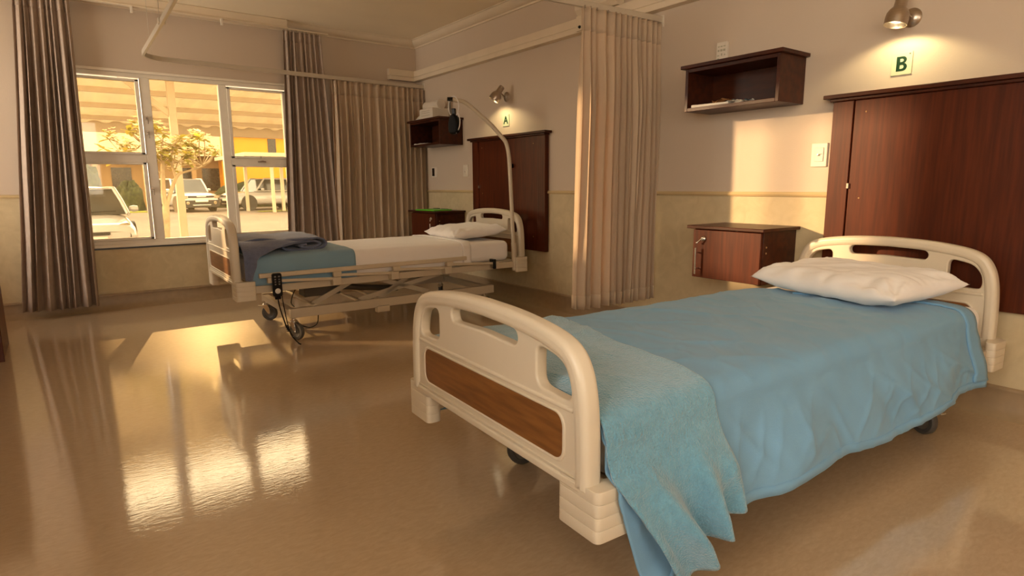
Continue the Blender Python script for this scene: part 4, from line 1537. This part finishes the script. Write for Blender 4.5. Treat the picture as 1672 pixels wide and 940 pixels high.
    for yy in (.78, L - .72):
        for s in (-1, 1):
            car_wheel(root, s * (hw - .10), yy, wr, .20, s)
            M = Matrix.Translation((s * (hw - .02), yy, wr)) @ Matrix.Rotation(pi / 2, 4, 'Y')
            MB().lathe([(0, -.035), (wr * 1.14, -.035), (wr * 1.14, .024), (0, .024)], M, 28).build('wheel_arch', M_bumper, root)
    return root


make_car('hatchback', 'white hatchback parked close outside, seen through the lower left pane', (-2.78, 8.8, gz(8.8)), .05, 1.68, 3.9, 1.40, 0, 'hatch')
make_car('suv', 'white SUV facing the window, seen through the middle pane', (2.38, 27.0, gz(27)), .20, 1.78, 4.3, 1.66, 0, 'suv')
make_car('suv', 'white SUV parked side-on under the far carport, seen through the right pane', (3.72, 28.0, gz(28)), -1.35, 1.78, 4.3, 1.66, 0, 'suv')

# frangipani tree
root = thing('frangipani_tree', 'small flowering tree with pale blossom just outside the window', 'tree', (-2.12, 3.5, gz(3.5)))
off = Vector(root.location)
rt = random.Random(12)
b = MB()


def limb(pts, r0, r1):
    pts = catmull([Vector(p) - off for p in pts], 4)
    n = len(pts)
    b.tube(pts, [r0 + (r1 - r0) * i / (n - 1) for i in range(n)], 8)


limb([(-2.10, 3.5, gz(3.5) - .02), (-2.13, 3.5, .20), (-2.10, 3.5, .62), (-2.09, 3.5, .78)], .060, .042)
limb([(-2.09, 3.5, .76), (-2.10, 3.5, .95), (-2.09, 3.48, 1.20), (-2.07, 3.48, 1.42), (-2.06, 3.48, 1.62)], .036, .020)
limb([(-2.09, 3.5, .74), (-2.03, 3.5, .92), (-1.93, 3.5, 1.16), (-1.86, 3.5, 1.24)], .030, .018)
limb([(-1.93, 3.5, 1.16), (-1.96, 3.55, 1.40), (-1.90, 3.6, 1.60), (-1.82, 3.6, 1.72)], .018, .011)
limb([(-1.88, 3.5, 1.22), (-1.70, 3.45, 1.28), (-1.54, 3.4, 1.36), (-1.44, 3.4, 1.50)], .016, .009)
limb([(-2.08, 3.48, 1.36), (-2.20, 3.45, 1.50), (-2.33, 3.4, 1.66)], .018, .010)
limb([(-2.09, 3.48, 1.22), (-2.26, 3.5, 1.30), (-2.45, 3.55, 1.44), (-2.60, 3.55, 1.52)], .018, .010)
limb([(-2.09, 3.5, 1.28), (-2.0, 3.6, 1.36), (-1.82, 3.7, 1.40)], .014, .008)
tips = []
roots_ = [(-2.06, 3.48, 1.55), (-1.90, 3.6, 1.60), (-1.60, 3.42, 1.33), (-2.30, 3.42, 1.62), (-2.48, 3.55, 1.46), (-2.08, 3.48, 1.40), (-1.86, 3.68, 1.39)]
for i in range(64):
    for _ in range(40):
        p = Vector((rt.uniform(-2.80, -1.33), 3.5 + rt.uniform(-.55, .6), rt.uniform(1.26, 2.03)))
        q = Vector(((p.x + 2.06) / .76, (p.y - 3.5) / .62, (p.z - 1.52) / .52))
        if q.length < 1 and (p.z > 1.42 or rt.random() < .45):
            break
    tips.append(p)
    s = min(roots_, key=lambda r: (Vector(r) - p).length)
    s = Vector(s)
    m = s.lerp(p, .5) + Vector((rt.uniform(-.03, .03), rt.uniform(-.03, .03), -.03))
    limb([s, m, p], .009, .006)
b.build('trunk', M_bark, root, smooth=60)
lf = MB()
fl = MB()
for p in tips:
    p = p - off
    nl = rt.randint(7, 10)
    for k in range(nl):
        a = 2 * pi * k / nl + rt.uniform(-.3, .3)
        el = rt.uniform(-.25, .75)
        ln = rt.uniform(.10, .17)
        d = Vector((cos(a) * cos(el), sin(a) * cos(el), sin(el)))
        sd = d.cross(Vector((0, 0, 1))).normalized()
        wv = ln * .20
        pr = [0.0, .35, .7, 1.0]
        ws = [.25, .9, 1.0, .05]
        c = [p + d * (ln * t) + Vector((0, 0, -.25 * ln * t * t)) for t in pr]
        L_ = [lf.bm.verts.new(q - sd * (wv * w_)) for q, w_ in zip(c, ws)]
        R_ = [lf.bm.verts.new(q + sd * (wv * w_)) for q, w_ in zip(c, ws)]
        for i in range(3):
            lf.bm.faces.new((L_[i], R_[i], R_[i + 1], L_[i + 1]))
    if rt.random() < .8:
        for k in range(rt.randint(8, 14)):
            c = p + Vector((rt.uniform(-.07, .07), rt.uniform(-.07, .07), rt.uniform(.0, .10)))
            for j in range(5):
                a = 2 * pi * j / 5 + rt.random()
                d = Vector((cos(a), sin(a), .45)).normalized()
                sd = d.cross(Vector((0, 0, 1))).normalized()
                s_ = rt.uniform(.026, .040)
                q = [c, c + d * s_ * .6 - sd * s_ * .42, c + d * s_ * 1.2, c + d * s_ * .6 + sd * s_ * .42]
                fl.bm.faces.new([fl.bm.verts.new(x) for x in q])
lv = lf.build('foliage', M_leaf, root, smooth=60)
lv['kind'] = 'stuff'
fv = fl.build('blossom', M_flower, root, smooth=60)
fv['kind'] = 'stuff'

# carport in front
root = thing('carport', 'cream carport with corrugated roof outside the window', 'carport', (-1.68, 5.0, gz(5)))
o0 = Vector(root.location)


def rel(bb):
    for v in bb.bm.verts:
        v.co -= o0
    return bb


def roofz(y):
    return 2.93 - .052 * (y - 3.2)


def corr(u, v):
    x = -3.75 + 10.0 * u
    y = 3.2 + 7.8 * v
    return (x, y, roofz(y) + .028 * math.copysign(abs(sin(x * 2 * pi / .42)) ** .6, sin(x * 2 * pi / .42)))


rel(MB().grid(corr, 300, 2)).build('roof_sheet', M_roof, root, smooth=60, solid=.004)
for y in (3.3, 5.0, 6.6, 8.2, 9.8):
    rel(MB().bx(-3.75, 6.25, y - .03, y + .03, roofz(y) - .125, roofz(y) - .034)).build('purlin', M_post, root, bevel=.004)
for (x, y) in ((-1.68, 5.0), (3.2, 5.0)):
    rel(MB().bx(x - .055, x + .055, y - .055, y + .055, gz(y), roofz(y) - .126)).build('post', M_post, root, bevel=.008)
rel(MB().bar((-1.70, 5.0, 2.15), (-2.35, 5.0, 2.70), .07, .08)).build('brace', M_post, root, bevel=.005)
rel(MB().bx(-3.75, 6.25, 11.0, 11.08, roofz(11) - .23, roofz(11) + .03)).build('fascia', M_post, root, bevel=.01)

# lamp added under the carport roof to light a patch of ward floor
lamp_o = Vector((-1.57, 4.2, 2.66))
root = thing('added_lamp', 'added round lamp under the carport roof, placed to light the ward floor', 'added lamp', lamp_o)
MB().bx(-.09, .09, -.05, .05, .06, roofz(4.2) - 2.66 - .02).build('mount', M_post, root, bevel=.01)
MB().lathe([(0, .07), (.11, .065), (.12, .03), (.10, .025), (0, .03)]).build('lamp_housing', M_post, root, smooth=40)
MB().lathe([(.10, .03), (.09, -.005), (.05, -.03), (0, -.035)]).build('lamp_lens', mat('added_lens', (.9, .8, .6), .3, emit=(1, .8, .5), estr=1.2, var=.02), root)
MB().bx(-.16, .16, -.215, -.205, -.116, .05).bx(-.16, -.15, -.205, .0, -.02, .05).bx(.15, .16, -.205, .0, -.02, .05).build('light_cutoff', mat('cutoff_black', (.004, .004, .004), 1.0, spec=0.0, var=.1), root, bevel=.002)  # plate added to cut off the beam and bound the floor patch

# far carport
root = thing('carport', 'white far carport with slim posts over the parked SUV', 'carport', (5.4, 24.5, gz(24.5)))
for x in (4.42, 5.10, 5.78, 7.4):
    yy = {4.42: 26.6, 5.10: 24.4, 5.78: 25.2}.get(x, 25.5)
    MB().bx(x - 5.4 - .07, x - 5.4 + .07, yy - 24.5 - .07, yy - 24.5 + .07, gz(yy) - gz(24.5), 2.62).build('post', M_post, root, bevel=.008)
MB().bx(-1.6, 5.5, -.6, 6.0, 2.62, 2.80).build('roof', M_post, root, bevel=.01)

# buildings and planting at the back
root = thing('building', 'yellow single-storey building with a shaded veranda across the car park', 'building', (4, 36.6, gz(36.6)))
MB().bx(-12, 14, .0, 5, 0, 3.1).build('front_wall', M_ochre, root)
for (x0, x1) in ((-9.5, -7.2), (1.2, 4.0), (4.6, 6.6)):
    MB().bx(x0, x1, -.06, 0, .05, 3.05).build('yellow_panel', M_yellow, root)
for x0 in (-11.4, -6.6, -4.6, -1.2, .2):
    f = MB().bx(x0, x0 + 1.0, -.05, 0, .9, 2.3).build('window', M_darkwin, root)
b = MB().prism([(-1.2, 3.0), (6, 3.0), (6, 5.2), (2.6, 5.4)], -12.5, 14.5, Matrix(((0, 0, 1, 0), (1, 0, 0, 0), (0, 1, 0, 0), (0, 0, 0, 1))))
b.build('roof', M_tile, root)
for x in (-10.2, -5.4, -3.0, -.4, 2.3):
    MB().bx(x - .12, x + .12, -1.0, -.76, 0, 3.0).build('veranda_post', M_ochre, root)
root = thing('building', 'bright yellow wall standing behind the far carport roof', 'building', (6.6, 34.2, gz(34.2)))
MB().bx(-1.6, 3.2, 0, .4, 0, 4.2).build('yellow_wall', M_yellow, root)
MB().bx(1.05, 1.55, -.03, 0, 2.6, 4.1).build('window', M_darkwin, root)
MB().bx(-1.6, 3.2, -.25, .45, 4.2, 4.45).build('coping', M_post, root, bevel=.01)


def bush(name, label, x, y, rx, ry, h, seed):
    b = MB()
    rr = random.Random(seed)

    def fn(u, v):
        a = 2 * pi * u
        t = v * pi * .5
        k = 1 + .22 * nz(cos(a) * 2 + seed, sin(a) * 2, v * 3) + .12 * nz(cos(a) * 6, sin(a) * 6 + seed, v * 8)
        return (rx * k * cos(a) * cos(t) ** .7, ry * k * sin(a) * cos(t) ** .7, h * k * sin(t))
    b.grid(fn, 44, 18, cu=True)
    o = b.build(name, M_hedge, None, (x, y, gz(y) + (.05 if 28 < y < 31 else 0)), 0, smooth=40)
    tag(o, label, 'bush')


bush('shrub', 'large dark clipped shrub behind the white hatchback', -3.0, 24.5, 1.45, 1.2, 2.35, 1)
bush('shrub', 'small dark shrub on the lawn right of the hatchback mirror', -.35, 30.0, .65, .6, 1.35, 5)
bush('hedge', 'low dark hedge behind the side-on SUV', 6.2, 32.2, 2.4, .6, 1.35, 8)

# ------------------------------------------------------------------ light
W = bpy.data.worlds.new('World')
scene.world = W
W.use_nodes = True
nt = W.node_tree
bg = nt.nodes['Background']
tc = nt.nodes.new('ShaderNodeTexCoord')
sp = nt.nodes.new('ShaderNodeSeparateXYZ')
nt.links.new(tc.outputs['Generated'], sp.inputs[0])
rp = nt.nodes.new('ShaderNodeValToRGB')
rp.color_ramp.elements[0].position = 0.0
rp.color_ramp.elements[0].color = (1.0, .91, .80, 1)
rp.color_ramp.elements[1].position = 0.6
rp.color_ramp.elements[1].color = (.96, .94, .93, 1)
nt.links.new(sp.outputs['Z'], rp.inputs['Fac'])
nt.links.new(rp.outputs['Color'], bg.inputs['Color'])
bg.inputs['Strength'].default_value = 3.6


def light(name, kind, loc, energy, col, **kw):
    L = bpy.data.lights.new(name, kind)
    L.energy = energy
    L.color = col
    o = bpy.data.objects.new(name, L)
    COL.objects.link(o)
    o.location = loc
    for k, v in kw.items():
        if k == 'direction':
            o.rotation_euler = Vector(v).to_track_quat('-Z', 'Y').to_euler()
        else:
            setattr(L, k, v)
    return o


el = radians(10.5)
light('sun', 'SUN', (-6, 5, 4), 3.4, (1.0, .66, .36), direction=(.78 * cos(el), -.625 * cos(el), -sin(el)), angle=radians(2.2))
for (m, d), e in ((lampB, 2.0), (lampA, 2.3)):
    light('lamp_light', 'SPOT', m + d * .004, e, (1.0, .80, .42), direction=(.30, 0, -1), spot_size=radians(140), spot_blend=.35, shadow_soft_size=.02)
light('floor_patch_light', 'SPOT', lamp_o + Vector((0, -.03, -.045)), 700.0, (1.0, .74, .44), direction=(-.80, -6.0, -3.4), spot_size=radians(19), spot_blend=.3, shadow_soft_size=.012)  # added spot that makes the lit floor patch by the far bed
# daylight portals in the window openings
for nm, loc, dr, sx, sy in (('portal_garden', (-2.3, .15, 1.27), (0, -1, 0), 1.8, 1.4), ('portal_left', (XL - .15, -6.75, 1.75), (1, 0, 0), 3.0, 1.35),
                            ('portal_front', (-3.2, YF - .15, 1.6), (0, 1, 0), 1.35, 1.4), ('portal_side', (XL - .15, -.82, 1.49), (1, 0, 0), 1.3, 1.95)):
    o = light(nm, 'AREA', loc, 1.0, (1, 1, 1), direction=dr, shape='RECTANGLE', size=sx, size_y=sy)
    o.data.cycles.is_portal = True

# ------------------------------------------------------------------ camera
F = 989.8
cam = bpy.data.cameras.new('camera')
cam.sensor_width = 36
cam.sensor_fit = 'HORIZONTAL'
cam.lens = F / 1672 * 36
cam.clip_start = .05
cam.clip_end = 300
co = bpy.data.objects.new('camera', cam)
COL.objects.link(co)
yaw, pit, roll = .933070505, -.169261365, -.00736998
fw = Vector((cos(yaw) * cos(pit), sin(yaw) * cos(pit), sin(pit)))
rt_ = Vector((sin(yaw), -cos(yaw), 0))
up = rt_.cross(fw)
r2 = rt_ * cos(roll) + up * sin(roll)
u2 = up * cos(roll) - rt_ * sin(roll)
R = Matrix((r2, u2, -fw)).transposed()
co.matrix_world = Matrix.Translation((-3.29032681, -6.17163118, 1.03818819)) @ R.to_4x4()
scene.camera = co

scene.view_settings.view_transform = 'Standard'
scene.view_settings.look = 'None'
scene.view_settings.exposure = 1.25
scene.view_settings.gamma = 1.0
scene.view_settings.use_curve_mapping = False
scene.cycles.use_denoising = True
scene.cycles.max_bounces = 10
scene.cycles.diffuse_bounces = 5
scene.cycles.transparent_max_bounces = 16
scene.cycles.sample_clamp_indirect = 6.0
